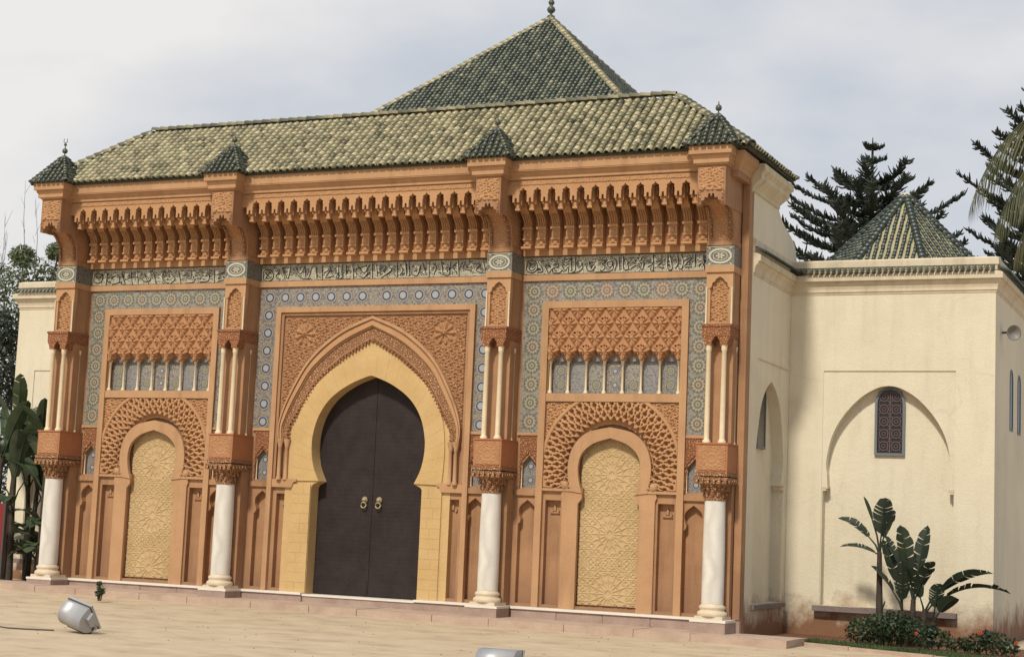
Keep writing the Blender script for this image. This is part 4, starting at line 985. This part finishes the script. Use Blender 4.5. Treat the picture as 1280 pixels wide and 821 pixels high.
PPR = [(-.16, 6.40), (.02, 6.42), (.03, 6.50), (.05, 6.51), (.05, 6.62), (.0, 6.65), (-.14, 6.65), (-.16, 6.62)]
def lattice_window(parent, c, y, z0=3.20, w=.265, h=1.2, axis='y', pos=None):
    tr = (lambda m: m) if axis == 'y' else None
    def fin(m):
        if axis == 'x': m.v = [(pos+(yy-y), xx, z) for xx, yy, z in m.v]
        return m
    o_ = arch_window(c, z0, w, h); i_ = arch_window(c, z0+.045, w-.045, h-.085)
    fr = fin(MB().plate(o_, [i_], y-.03, y+.03)).build('window_frame', M['frame_blue'], parent)
    fin(MB().plate(i_, [], y+.005, y+.02)).build('pane', M['window_dark'], fr)
    m = MB(); nzr = 4 if h > .8 else 5
    ww = w-.05; cell = ww
    for r in range(int((h-.1)/cell)+1):
        for s in (-1, 1):
            xc, zc = c+s*cell/2, z0+.06+cell*(r+.5)
            if zc > z0+h-.16: continue
            m.ribbon([(xc+cell*.36*cos(2*pi*i/12), zc+cell*.36*sin(2*pi*i/12)) for i in range(12)], .018, y-.012, y+.005, True)
            m.ribbon([(xc+cell*.15*cos(2*pi*i/8), zc+cell*.15*sin(2*pi*i/8)) for i in range(8)], .014, y-.012, y+.005, True)
            for q in range(4): a = pi/4+q*pi/2; m.ribbon([(xc+cell*.36*cos(a), zc+cell*.36*sin(a)), (xc+cell*.62*cos(a), zc+cell*.62*sin(a))], .014, y-.012, y+.005)
    m.box(c-.009, c+.009, y-.014, y+.005, z0+.05, z0+h-.09)
    fin(m).build('lattice', M['lattice'], fr)
for s in (-1, 1):
    WG = thing('side_wing', ['', 'cream rendered wing right of the gatehouse with arched recess and octagonal tiled roof', 'cream rendered wing at the far left behind the broad-leaved plants'][s], 'building', 0, 0, 0, 'cream wings beside the gatehouse')
    xa, xb = (7.052, 10.63) if s > 0 else (-10.5, -7.052); c = 8.82*s
    MB().plate([(xa, 0), (xb, 0), (xb, 6.3), (xa, 6.3)], [[(c-1.15, .54), (c-1.15, 4.67), (c+1.15, 4.67), (c+1.15, .54)]], 3.15, 3.17).build('front_wall', M['cream'], WG)
    MB().plate([(xa, 0), (xb, 0), (xb, 6.3), (xa, 6.3)], [arch_recess(c)], 3.17, 3.36).build('front_wall', M['cream'], WG)
    MB().box(xa, xb, 3.36, 3.6, 0, 6.3).build('recess_wall', M['cream'], WG)
    for q in (-1, 1):
        m = MB(); m.box(c+1.04*q, c+1.15*q, 3.165, 3.35, 2.59, 2.63); m.box(c+1.07*q, c+1.15*q, 3.168, 3.35, 2.55, 2.59); m.build('impost', M['trim'], WG)
    lattice_window(WG, c, 3.34)
    MB().box(c-1.24, c+1.22, 3.00, 3.30, .465, .555).build('sill', M['sill'], WG)
    if s > 0:
        fr_h = []
        for yc in (5.12, 6.15): fr_h.append(arch_window(yc, 3.78, .2, 1.12))
        MB().plate([(3.60, 0), (14, 0), (14, 6.3), (3.60, 6.3)], fr_h, 10.63, 10.40, axis='x').build('side_wall', M['cream'], WG)
        MB().box(10.25, 10.629, 3.362, 3.599, 0, 6.3).build('side_wall', M['cream'], WG)
        MB().box(10.22, 10.40, 3.61, 13.9, 0, 6.3).build('inner_wall', M['window_dark'], WG)
        for yc in (5.12, 6.15): lattice_window(WG, yc, 0, 3.78, .2, 1.12, 'x', 10.612)
        path = [(7.052, .64), (7.052, 3.15), (10.63, 3.15), (10.63, 14)]
    else:
        MB().box(-10.5, -10.3, 3.61, 14, 0, 6.3).build('side_wall', M['cream'], WG)
        path = [(-10.5, 14), (-10.5, 3.15), (-7.052, 3.15), (-7.052, .64)]
    # sweep wants outward on the right of the direction of travel
    m = MB(); m.sweep(path, CPR); m.build('cornice', M['trim'], WG)
    m = MB(); m.sweep(path, PPR); m.build('parapet', M['trim'], WG)
    m = MB(); coping(m, path); m.build('coping_tiles', M['tile_dark'], WG, kind='stuff')
    MB().box(min(7.2*s, 10.3*s), max(7.2*s, 10.3*s), 3.62, 13.9, 6.1, 6.29).build('flat_roof', M['cream'], WG)
    if s < 0: continue
    # octagonal tiled roof
    ocx, ocy, za, zb, ap = 8.70, 5.05, 8.16, 6.30, 1.80
    ang0 = -pi/2; k = 8; circ = ap/cos(pi/8)
    m = MB(); base = [(ocx+circ*cos(ang0-pi/8+i*pi/4), ocy+circ*sin(ang0-pi/8+i*pi/4), zb) for i in range(8)]
    m.add(base+[(ocx, ocy, za)], [(i, (i+1) % 8, 8) for i in range(8)]+[tuple(reversed(range(8)))]); ORF = m.build('octagonal_roof', M['mortar'], WG)
    m = MB(); side = 2*ap*math.tan(pi/8); slo = hypot(ap, za-zb)
    for i in range(8):
        a = Vector(base[i]); b_ = Vector(base[(i+1) % 8]); u = (b_-a).normalized(); mid = (a+b_)/2; sv3 = (Vector((ocx, ocy, za))-mid).normalized(); nr = u.cross(sv3)
        def to(i_, j): return min(.85, max(.01, random.gauss(.38, .22)))
        slope_tiles(m, a, u, sv3, nr, side, lambda x: min(x, side-x)/(side/2)*slo, .118, .10, .036, to)
    m.build('roof_tiles', M['tile_oct'], ORF, kind='stuff')
    m = MB()
    for p in base: hip_tiles(m, p, (ocx, ocy, za+.02), .075, .12, rt_(.0, .35))
    m.build('ridge_tiles', M['tile_oct'], ORF, kind='stuff')
    m = MB(); m.lathe(ocx, ocy, [(.14, za-.10), (.12, za), (.06, za+.06), (.0, za+.07)], 12); m.build('cap', M['trim'], ORF)
    m = MB(); m.lathe(ocx, ocy, [(ap*.98, 6.0), (ap*.98, 6.31)], 8, smooth=False); m.build('drum', M['cream'], WG)
# recess fittings on the gatehouse gable wall
m = MB(); m.box(6.90, 7.11, 1.0, 3.0, .50, .575); m.build('sill', M['sill'], GH)
m = MB(); m.box(6.86, 7.06, 2.83, 2.925, 2.60, 2.66); m.box(6.86, 7.055, 2.86, 2.925, 2.52, 2.60); m.build('impost', M['trim'], GH)
lattice_window(GH, 1.98, 0, 3.2, .25, 1.15, 'x', 6.87)
m = MB(); m.box(7.05, 7.07, 1.08, 3.04, 4.66, 4.68); m.build('string_line', M['trim'], GH)
# horn loudspeaker on the shaded corner
SP = thing('loudspeaker', 'round grey horn loudspeaker fixed high on the shaded corner of the cream wing', 'loudspeaker', 10.63, 3.9, 5.42)
m = MB(); m.lathe(0, 0, [(.0, .0), (.06, .02), (.07, .08), (.09, .13), (.13, .17), (.138, .18), (.125, .17), (.07, .13), (.04, .11), (0, .11)], 18)
Rm = Vector((.55, -.78, -.12)).to_track_quat('Z', 'Y').to_matrix(); m.v = [tuple(Rm@Vector(p)+Vector((.12, 0, 0))) for p in m.v]; m.build('horn', M['speaker'], SP)
m = MB(); m.tube([(0, 0, 0), (.13, 0, 0)], .02, 6); m.build('bracket', M['lamp_dark'], SP)

# ================================================================ BED, KERB, PLANTS
bed = MB(); bp = [(7.12, .55), (7.85, .62), (8.9, .18), (10.3, -.40), (12.5, -1.3), (12.5, 3.3), (7.12, 3.3)]
bed.add([(x, y, gz(x)+.03) for x, y in bp], [tuple(range(len(bp)))]); bed.build('planting_bed', M['soil'], None, loc=(OX, OY, 0), kind='structure')
kp = [(7.85, .62), (8.9, .18), (10.3, -.40), (12.5, -1.3)]
for (xa, ya), (xb, yb) in zip(kp, kp[1:]):
    n = max(1, int(hypot(xb-xa, yb-ya)/.8))
    for i in range(n):
        p = [(xa+(xb-xa)*t, ya+(yb-ya)*t) for t in (i/n+.006, (i+1)/n-.006)]
        m = MB(); dx, dy = (xb-xa), (yb-ya); l = hypot(dx, dy); nx, ny = dy/l*.05, -dx/l*.05; z = gz(p[0][0])
        m.add([(p[0][0]+nx, p[0][1]+ny, z-.1), (p[1][0]+nx, p[1][1]+ny, z-.1), (p[1][0]-nx, p[1][1]-ny, z-.1), (p[0][0]-nx, p[0][1]-ny, z-.1), (p[0][0]+nx, p[0][1]+ny, z+.05), (p[1][0]+nx, p[1][1]+ny, z+.05), (p[1][0]-nx, p[1][1]-ny, z+.05), (p[0][0]-nx, p[0][1]-ny, z+.05)],
              [(0, 3, 2, 1), (4, 5, 6, 7), (0, 1, 5, 4), (1, 2, 6, 5), (2, 3, 7, 6), (3, 0, 4, 7)])
        m.build('kerb_stone', M['pave'], None, loc=(OX, OY, 0), kind='structure')
def blade(mb, base, d, L, w, droop, tears=0, seg=10, curl=.25, fold=.25, upv=None, turn=0):
    """one broad paddle leaf: midrib from base along d, drooping; torn edges"""
    base, d = Vector(base), Vector(d).normalized(); side = d.cross(Vector((0, 0, 1))); side = side.normalized() if side.length > .1 else Vector((1, 0, 0))
    if turn: fc = d.cross(Vector((.35, -1, 0))).normalized(); side = (side*(1-abs(turn))+fc*(turn if side.dot(fc) > 0 else -turn)).normalized()
    if upv is not None: side = Vector(upv).normalized()
    p = base.copy(); v = d.copy(); pts = []
    for i in range(seg+1):
        pts.append((p.copy(), v.copy())); p = p+v*(L/seg); v = (v+Vector((0, 0, -droop/seg))).normalized()
    for s in (-1, 1):
        i = 0
        while i < seg:
            run_ = seg if not tears else random.randint(1, 3); j = min(seg, i+run_); jit = random.uniform(-.3, .3)*w*3 if tears else 0
            vs = []; fs = []
            for q in range(i, j+1):
                t = q/seg; ww = w*(sin(pi*min(1, t*.92+.08))**.55)*(1-.15*random.random()*(tears > 0)); pp, vv = pts[q]; nn = side.cross(vv).normalized()
                gap = 0 if not tears else .07*(1 if q == j else (-1 if q == i else 0))*L/seg*random.uniform(0, 3)
                e = pp+side*(s*ww)+nn*(fold*ww+jit*ww)-vv*gap+vv*(.35*ww)
                mdp = pp+side*(s*ww*.5)+nn*(fold*ww*.35+jit*.3*ww)-vv*gap*.5+vv*.12*ww
                vs += [tuple(pp), tuple(mdp), tuple(e)]
            for q in range(j-i): a = 3*q; fs += [(a, a+1, a+4, a+3), (a+1, a+2, a+5, a+4)]
            mb.add(vs, fs, True); i = j
    mb.tube([tuple(a) for a, _ in pts], [w*.07*(1-.8*i/seg)+.003 for i in range(seg+1)], 5)
    return pts
def paddle_plant(name, label, cat, x, y, stems, leaf, mat, group=None):
    """stems: (dx, dy, height, lean) ; leaf: (stem, start height, dirx, diry, dirz, petiole, blade length, width, droop)"""
    t = thing(name, label, cat, x, y, gz(x)+.03, group)
    for dx, dy, hh, lx in stems:
        m = MB(); m.tube([(dx, dy, 0), (dx+lx*.5, dy, hh*.5), (dx+lx, dy, hh)], [.07, .055, .04], 8); m.build('trunk', M['bark'], t)
    for si, h0, ax, ay, az, pet, L, w, dr, tears in leaf:
        dx, dy, hh, lx = stems[si]; p0 = Vector((dx+lx*h0/max(hh, .01), dy, h0)); d = Vector((ax, ay, az)).normalized()
        d0 = (d+Vector((0, 0, .8))).normalized(); p1 = p0+d0*pet*.5; p2 = p1+d*pet*.5
        m = MB(); m.tube([tuple(p0), tuple(p1), tuple(p2)], [.02, .016, .012], 5); 
        blade(m, p2, d, L, w*1.05, dr, tears, turn=random.uniform(.15, .8)); m.build('leaf', M[mat], t)
    return t
# right: two dark strelitzias against the wing
def px_dir(u0, v0, u1, v1, ly): a = loc_pix(u0, v0, ly); b = loc_pix(u1, v1, ly); return (b[0]-a[0], b[1]-a[1])
SX, SY = 8.93, 2.2
paddle_plant('strelitzia', 'tall single-stemmed dark strelitzia in front of the arched recess of the cream wing', 'plant', SX, SY, [(0, 0, 1.5, -.02)],
 [(0, 1.45, -.75, .0, .85, .35, .62, .10, .9, 1), (0, 1.45, .12, -.15, 1.0, .35, .62, .17, .2, 1), (0, 1.42, -.9, -.1, .45, .10, .60, .08, .75, 1), (0, 1.5, -.35, .1, 1, .55, .42, .05, .3, 0), (0, 1.45, .30, -.1, .95, .3, .5, .13, .4, 1),
  (0, .35, .35, -.2, .9, .35, .01, .01, 0, 0)], 'strel', 'strelitzias by the cream wing')
paddle_plant('strelitzia', 'spreading clump of dark strelitzia with arching leaves reaching right over the window recess sill', 'plant', SX+.55, SY-.1, [(0, 0, .75, .02), (.15, .05, .6, .05), (-.2, .05, .55, .05), (.3, -.05, .4, .06)],
 [(0, .7, -.45, 0, 1.0, .45, .75, .12, .3, 1), (0, .7, -.15, -.2, 1.0, .50, .80, .15, .2, 1), (1, .55, .80, -.1, .75, .45, .95, .11, .95, 1), (1, .5, .95, .1, .55, .5, 1.05, .15, 1.0, 1), (0, .7, .15, .1, 1, .45, .85, .13, .35, 1),
  (2, .5, -.30, 0, 1, .55, .7, .14, .2, 1), (2, .5, -.55, -.1, .9, .4, .55, .12, .6, 1), (3, .35, .5, -.1, .75, .25, .38, .13, .8, 0), (3, .35, .15, -.2, .9, .3, .42, .13, .5, 1), (2, .4, .05, -.3, .9, .35, .65, .14, .3, 1), (0, .6, .35, -.3, .8, .35, .6, .14, .5, 1),
  (1, .5, -.2, -.3, .8, .3, .55, .13, .5, 1)], 'strel', 'strelitzias by the cream wing')
def leafy(mb, c, rad, n, size, flatten=1., inner=.55):
    """n small leaf faces spread through an ellipsoid"""
    c = np.array(c); 
    for _ in range(n):
        d = rng.normal(size=3); d /= np.linalg.norm(d); r = inner+(1-inner)*rng.random()**.6
        p = c+d*np.array(rad)*r; a = rng.normal(size=3); a /= np.linalg.norm(a); b = np.cross(a, d); b /= (np.linalg.norm(b)+1e-6); s = size*(.6+.8*rng.random())
        mb.add([tuple(p-a*s), tuple(p+b*s*.42), tuple(p+a*s), tuple(p-b*s*.42)], [(0, 1, 2, 3)])
def bush(name, label, cat, x, y, clumps, n, size, mat, flowers=0, group=None):
    t = thing(name, label, cat, x, y, gz(x)+.03, group); m = MB()
    for cx, cy_, cz, r in clumps: leafy(m, (cx, cy_, cz), (r, r, r*.85), n, size)
    m.build('foliage', M[mat], t)
    m = MB()
    for cx, cy_, cz, r in clumps:
        for q in range(3): m.tube([(cx*.6, cy_*.6, 0), (cx+random.uniform(-.3, .3)*r, cy_+random.uniform(-.3, .3)*r, cz)], [.012, .005], 4)
    m.build('stems', M['bark'], t)
    for q in range(flowers):
        cx, cy_, cz, r = random.choice(clumps); a = random.uniform(-pi*.9, -.1); m = MB()
        for k in range(5): m.sphere((cx+r*.95*cos(a)+.02*cos(k*1.26), cy_+r*.95*sin(a), cz+r*random.uniform(.1, .6)*0+r*.4+.02*sin(k*1.26)), .013, 5, 4)
        m.build('flower', M['flower'], t)
bush('shrub', 'low dense dark green shrub at the foot of the strelitzias', 'shrub', 9.18, 1.55, [(-.42, 0, .20, .26), (-.15, -.1, .27, .30), (.12, 0, .30, .32), (.38, .05, .27, .28), (0, .25, .3, .3)], 520, .035, 'shrub')
bush('geranium', 'small green geranium with red blooms nearest the dark shrub', 'flowering plant', 9.98, 1.2, [(-.12, 0, .18, .19), (.12, .05, .20, .18), (-.02, 0, .30, .13)], 230, .032, 'shrub', 1, 'geraniums in the bed')
bush('geranium', 'middle geranium of the three, pale dry leaves and few blooms', 'flowering plant', 10.42, 1.1, [(-.08, 0, .12, .15), (.12, 0, .14, .14)], 170, .032, 'shrub', 1, 'geraniums in the bed')
bush('geranium', 'bushy geranium with orange-red blooms below the corner of the cream wing', 'flowering plant', 10.85, 1.0, [(-.15, 0, .17, .19), (.12, 0, .20, .21), (.33, .0, .15, .17), (0, 0, .28, .14)], 230, .034, 'shrub', 3, 'geraniums in the bed')
m = MB()
for _ in range(5200):
    t = random.random(); x = 8.0+4.0*t; yk = .62-.42*(x-7.85) if x < 8.9 else .18-.414*(x-8.9)
    y = yk+.08+random.random()**1.6*.9; h = random.uniform(.03, .09); a = random.uniform(0, 6.28)
    m.add([(x-.008*cos(a), y-.008*sin(a), gz(x)+.02), (x+.008*cos(a), y+.008*sin(a), gz(x)+.02), (x+random.uniform(-.03, .03), y+random.uniform(-.03, .03), gz(x)+.03+h)], [(0, 1, 2)])
g_ = m.build('grass', M['grass'], None, loc=(OX, OY, 0), kind='stuff'); g_['label'] = 'thin strip of grass behind the kerb of the planting bed'; g_['category'] = 'grass'

# left: big banana-like strelitzias in front of the left wing
def big_clump(label, x, y, hh, seed, n=9, lean=1):
    random.seed(seed); st = []; lf = []
    for k in range(5): st.append((random.uniform(-.35, .35), random.uniform(-.2, .2), hh*random.uniform(.75, 1), random.uniform(-.15, .15)))
    for k in range(n):
        a = 2*pi*k/n+random.uniform(-.3, .3); si = k % 5
        lf.append((si, st[si][2]*random.uniform(.6, 1), cos(a)*.75, sin(a)*.5, random.uniform(.9, 2.4), random.uniform(.4, .7), random.uniform(.85, 1.2), random.uniform(.13, .19), random.uniform(.5, 1.3), 1 if k % 2 else 0))
    for k in range(8):
        a = random.uniform(0, 6.28); si = k % 5
        lf.append((si, st[si][2]*random.uniform(.15, .5), cos(a)*.8, sin(a)*.5-.3, random.uniform(.2, .9), .35, random.uniform(.6, .9), .16, 1.4, 1))
    return paddle_plant('giant_strelitzia', label, 'plant', x, y, st, lf, 'banana', 'giant strelitzias at the left')
big_clump('giant strelitzia with broad paddle leaves beside the leftmost marble column', -8.15, 1.9, 2.85, 3, 18)
big_clump('giant strelitzia clump cut by the left edge of the photo, nearest the red panel', -9.35, 1.7, 2.95, 5, 19)
big_clump('giant strelitzia half hidden behind the other two at far left', -8.9, 2.5, 2.5, 9, 16)
RP = thing('red_panel', 'upright red painted panel at the far left edge', 'panel', -8.53, .75, pz(-9))
MB().box(-.45, .12, -.03, .03, .0, 1.5).build('board', M['red'], RP); MB().box(.12, .16, -.04, .04, 0, 1.55).build('post', M['lamp_dark'], RP)

# ---------------- trees
def tree(name, label, cat, x, y, h, clumps, n, size, mat, tr=.18, group=None, twigs=0):
    t = thing(name, label, cat, x, y, gz(x), group); m = MB()
    m.tube([(0, 0, 0), (.1, 0, h*.4), (0, 0, h*.75)], [tr, tr*.75, tr*.4], 8)
    for cx, cy_, cz, r in clumps: m.tube([(0, 0, h*.45), (cx*.5, cy_*.5, (h*.5+cz)/2), (cx, cy_, cz)], [tr*.4, tr*.25, .02], 5)
    for _ in range(twigs):
        cx, cy_, cz, r = random.choice(clumps); q = Vector((cx+random.uniform(-r, r)*.7, cy_, cz)); tip = q+Vector((random.uniform(-.4, .4), 0, random.uniform(.8, 2.2)))
        m.tube([tuple(q), tuple((q+tip)/2+Vector((random.uniform(-.08, .08), 0, 0))), tuple(tip)], [.014, .010, .004], 4)
        for k in range(4):
            a = q.lerp(tip, random.uniform(.3, .9)); m.tube([tuple(a), tuple(a+Vector((random.uniform(-.25, .25), 0, random.uniform(.2, .5))))], [.006, .003], 3)
    m.build('trunk', M['bark' if not twigs else 'bark_pale'], t)
    m = MB()
    for cx, cy_, cz, r in clumps: leafy(m, (cx, cy_, cz), (r, r, r*.8), n, size, inner=.35)
    m.build('crown', M[mat], t); return t
random.seed(11)
tree('broadleaf_tree', 'loose leafy tree with bare twigs rising above the far left wing', 'tree', -15.3, 9, 7.6, [(-.9, 0, 7.3, .9), (.2, 0, 7.6, .75), (1.1, .3, 7.6, .7), (1.7, 0, 7.9, .5), (-1.8, .3, 7.6, .9), (.6, 0, 6.9, .9), (-.6, 0, 6.3, 1.0), (1.3, 0, 6.8, .7), (0.9, 0, 8.3, .35), (-.3, 0, 8.2, .4)], 800, .06, 'tree', twigs=26)
tree('cypress', 'dark dense evergreen standing behind the left end of the far left wing', 'tree', -15.3, 8, 6.6, [(0, 0, 6.0, .8), (0.1, 0, 5.0, 1.0), (-.2, 0, 4.0, 1.1), (.1, 0, 3.0, 1.2), (0, 0, 1.8, 1.2)], 1500, .07, 'tree_dark', twigs=0)
def norfolk(label, x, y, top, R0, zlow, whorls):
    t = thing('norfolk_pine', label, 'tree', x, y, 0, 'norfolk pines behind the cream wing')
    m = MB(); m.tube([(0, 0, 0), (0, 0, top*.5), (0, 0, top-.3), (0, 0, top)], [.28, .2, .035, .012], 8); m.build('trunk', M['bark'], t)
    m = MB()
    for z, rad, nb, rise in whorls:
        a0 = random.uniform(0, 6.28)
        for k in range(nb):
            a = a0+2*pi*k/nb+random.uniform(-.12, .12); L = rad*random.uniform(.68, 1.1); zj = random.uniform(-.14, .14)*min(1, rad); ca, sa = cos(a), sin(a); rs_ = rise*random.uniform(.8, 1.2)
            def bp_(t): return Vector((ca*L*t, sa*L*t, z+zj+L*(rs_*t-.10*sin(pi*t))+.08*t*t*L))
            m.tube([tuple(bp_(t)) for t in (0, .25, .5, .75, 1)], [.035*min(1, L), .028, .02, .014, .006], 4)
            ns = max(6, int(L/.065)); sd_ = Vector((-sa, ca, 0))
            for i in range(1, ns+1):
                tt = .15+.85*i/ns; p = bp_(tt); bl = ((.40 if L > 1 else .15)*(1-.5*tt)+.07)*random.uniform(.55, 1.25)
                for s in (-1, 1):
                    d = (sd_*s*.8+Vector((ca, sa, 0))*random.uniform(.1, .8)+Vector((0, 0, random.uniform(-.1, .7)))).normalized(); q1 = p+d*bl*.55; q2 = p+d*bl+Vector((0, 0, bl*.22))
                    m.tube([tuple(p), tuple(q1), tuple(q2)], [.024, .034, .012], 4, False)
                # upright tufts on the branch
                for _ in range(2):
                    q = p+Vector((random.uniform(-.05, .05), random.uniform(-.05, .05), 0)); d = Vector((random.uniform(-.4, .4)+ca*.4, random.uniform(-.4, .4)+sa*.4, 1)).normalized()
                    m.tube([tuple(q), tuple(q+d*random.uniform(.10, .22))], [.030, .010], 4, False)
    m.build('crown', M['pine'], t); return t
random.seed(4)
p1 = loc_pix(1091, 172, 30); wh = [(p1[1]-.38, .32, 5, .12), (p1[1]-.88, .42, 6, .15)]
z = p1[1]-1.8
rads = [1.7, 2.5, 3.0, 3.1, 3.2, 3.2, 3.3, 3.3, 3.4]
for k, r in enumerate(rads): wh.append((z-.0, r, 8, .24-.008*k)); z -= .56
norfolk('norfolk pine with its slender tip rising behind the octagonal tiled roof', p1[0], 30, p1[1], 3, 5, wh)
p2 = loc_pix(1322, 85, 30); wh = []; z = p2[1]-.8
for k in range(17): r = min(3.1, .6+.36*k); wh.append((z, r, 7, .30)); z -= .50
norfolk('norfolk pine partly cut off by the right edge, behind the palm fronds', p2[0], 30, p2[1], 3, 5, wh)
# palm at the right edge
PT = thing('palm_tree', 'palm with drooping fronds hanging in at the right edge', 'tree', 13.7, -3, gz(14))
m = MB(); m.tube([(0, 0, 0), (.05, 0, 3), (0, 0, 5.5), (-.05, 0, 7.4)], [.26, .22, .2, .2], 12); m.build('trunk', M['bark'], PT)
random.seed(21)
def frond(a, rise, L, droop):
    m = MB(); p = Vector((0, 0, 7.4)); v = Vector((cos(a), sin(a), rise)).normalized(); pts = []; n = 26
    for i in range(n+1): pts.append((p.copy(), v.copy())); p = p+v*(L/n); v = (v+Vector((0, 0, -droop/n))).normalized()
    m.tube([tuple(q) for q, _ in pts], [.03*(1-.85*i/n) for i in range(n+1)], 5)
    for i in range(3, n+1):
        q, v = pts[i]; sdv = v.cross(Vector((0, 0, 1))).normalized(); bl = (.85*sin(pi*min(1, .15+.8*i/n))+.15)
        for s in (-1, 1):
            for z_ in (0, .5):
                d = (sdv*s*.55+v*.75+Vector((0, 0, -.95+random.uniform(-.2, .2)))).normalized(); b0 = q+v*(L/n*z_); e1 = b0+d*bl*.5+Vector((0, 0, .03)); e2 = b0+d*bl+Vector((0, 0, -.25*bl))
                w = v*.016
                m.add([tuple(b0-w), tuple(b0+w), tuple(e1+w*1.1), tuple(e1-w*1.1), tuple(e2)], [(0, 1, 2, 3), (3, 2, 4)])
    m.build('frond', M['palm'], PT)
for a, rise, L, dr in ((pi, .95, 3.3, 2.7), (pi+.25, .35, 2.9, 2.2), (pi-.3, .3, 2.9, 2.4), (pi+.1, .0, 2.75, 1.9), (pi-.1, -.25, 2.6, 1.6), (pi+.6, .5, 2.8, 2.4), (pi-.7, .5, 2.8, 2.2), (pi*1.5, .6, 2.8, 2.0), (pi*.5, .6, 2.8, 2.), (.2, .6, 2.8, 2), (.9, .5, 2.8, 2.), (-.6, .5, 2.8, 2.), (pi+.45, -.3, 2.3, 1.4), (pi-.45, -.4, 2.3, 1.2)): frond(a, rise, L, dr)

# ================================================================ FLOODLIGHTS
def floodlight(label, x, y, z, rotz, tilt, group):
    t = thing('floodlight', label, 'floodlight', x, y, z, group); t.rotation_euler = (0, 0, rotz)
    L = .235; R3 = Matrix.Rotation(tilt, 3, 'X'); up_ = Vector((0, 0, .24))
    def fin(m): m.v = [tuple(R3@Vector(p)+up_) for p in m.v]; return m
    # trough-shaped housing, open face to -z of the local frame (before the tilt)
    prof_ = [(-.17, .0), (-.17, .05)]+[(-.15*cos(a), .05+.20*sin(a)**.8) for a in [pi*i/10 for i in range(1, 10)]]+[(.17, .05), (.17, .0)]
    hm = fin(MB().prism(prof_, -L, L)); hm.sm = [len(q) == 4 for q in hm.f]; hsg = hm.build('housing', M['silver'], t)
    m = MB(); m.box(-L-.012, L+.012, -.185, .185, -.03, .0); fin(m).build('rim', M['silver'], t)
    m = MB(); m.box(-L-.006, L+.006, -.178, .178, .001, .014); fin(m).build('gasket', M['lamp_dark'], t)
    m = MB(); m.box(-L+.02, L-.02, -.165, .165, -.034, -.031); fin(m).build('lamp_glass', M['glass_white'], t)
    for s in (-1, 1):
        m = MB(); m.prism([(-.10, .02), (.10, .02), (.06, .12), (-.06, .12)], (L+.001)*s, (L+.05)*s); fin(m).build('end_cap', M['silver'], t)
        MB().tube([(.25*s, 0, .21), (.28*s, 0, .16), (.20*s, 0, .012)], .012, 5).build('leg', M['lamp_dark'], t)
    MB().box(-.24, .24, -.04, .04, 0, .014).build('base_plate', M['lamp_dark'], t)
    return t
floodlight('battered silver floodlight lying tilted on the paving in front of the left pier', .55, -8.0, gz(0)+.02, radians(-14), radians(125), 'floodlights on the paving').rotation_euler = (0, radians(11), radians(-14))
b0 = loc_pix(628, 812, -8.3)
floodlight('floodlight at the bottom edge of the photo with only its pale glass rim showing', b0[0], -8.3, b0[1]-.40, radians(2), radians(72), 'floodlights on the paving')
# its cable
m = MB(); m.tube(spline([(.2, -8.1, gz(0)+.012), (-.4, -8.3, gz(0)+.012), (-.9, -8.05, gz(0)+.012), (-1.5, -8.2, gz(0)+.012)], 6), .010, 5)
CB = m.build('cable', M['lamp_dark'], None, loc=(OX, OY, 0)); CB['label'] = 'thin dark cable trailing left from the silver floodlight'; CB['category'] = 'cable'
m = MB()
for _ in range(230):
    x, y = random.uniform(-9, 10), random.uniform(-9, -.9); h = random.uniform(.004, .011); m.sphere((x, y, gz(x)+h*.3), h, 5, 3, (1.3, random.uniform(.7, 1.3), .5))
g_ = m.build('pebbles', M['soil'], None, loc=(OX, OY, 0), kind='stuff'); g_['label'] = 'small dark pebbles and grit scattered over the forecourt'; g_['category'] = 'grit'
SPR = loc_pix(122, 758, -2.1)
bush('weed', 'small green sprig growing behind the silver floodlight', 'weed', SPR[0], -2.1, [(0, 0, .12, .07), (.04, 0, .20, .07), (.0, 0, .29, .05), (.09, 0, .15, .04)], 70, .028, 'shrub')
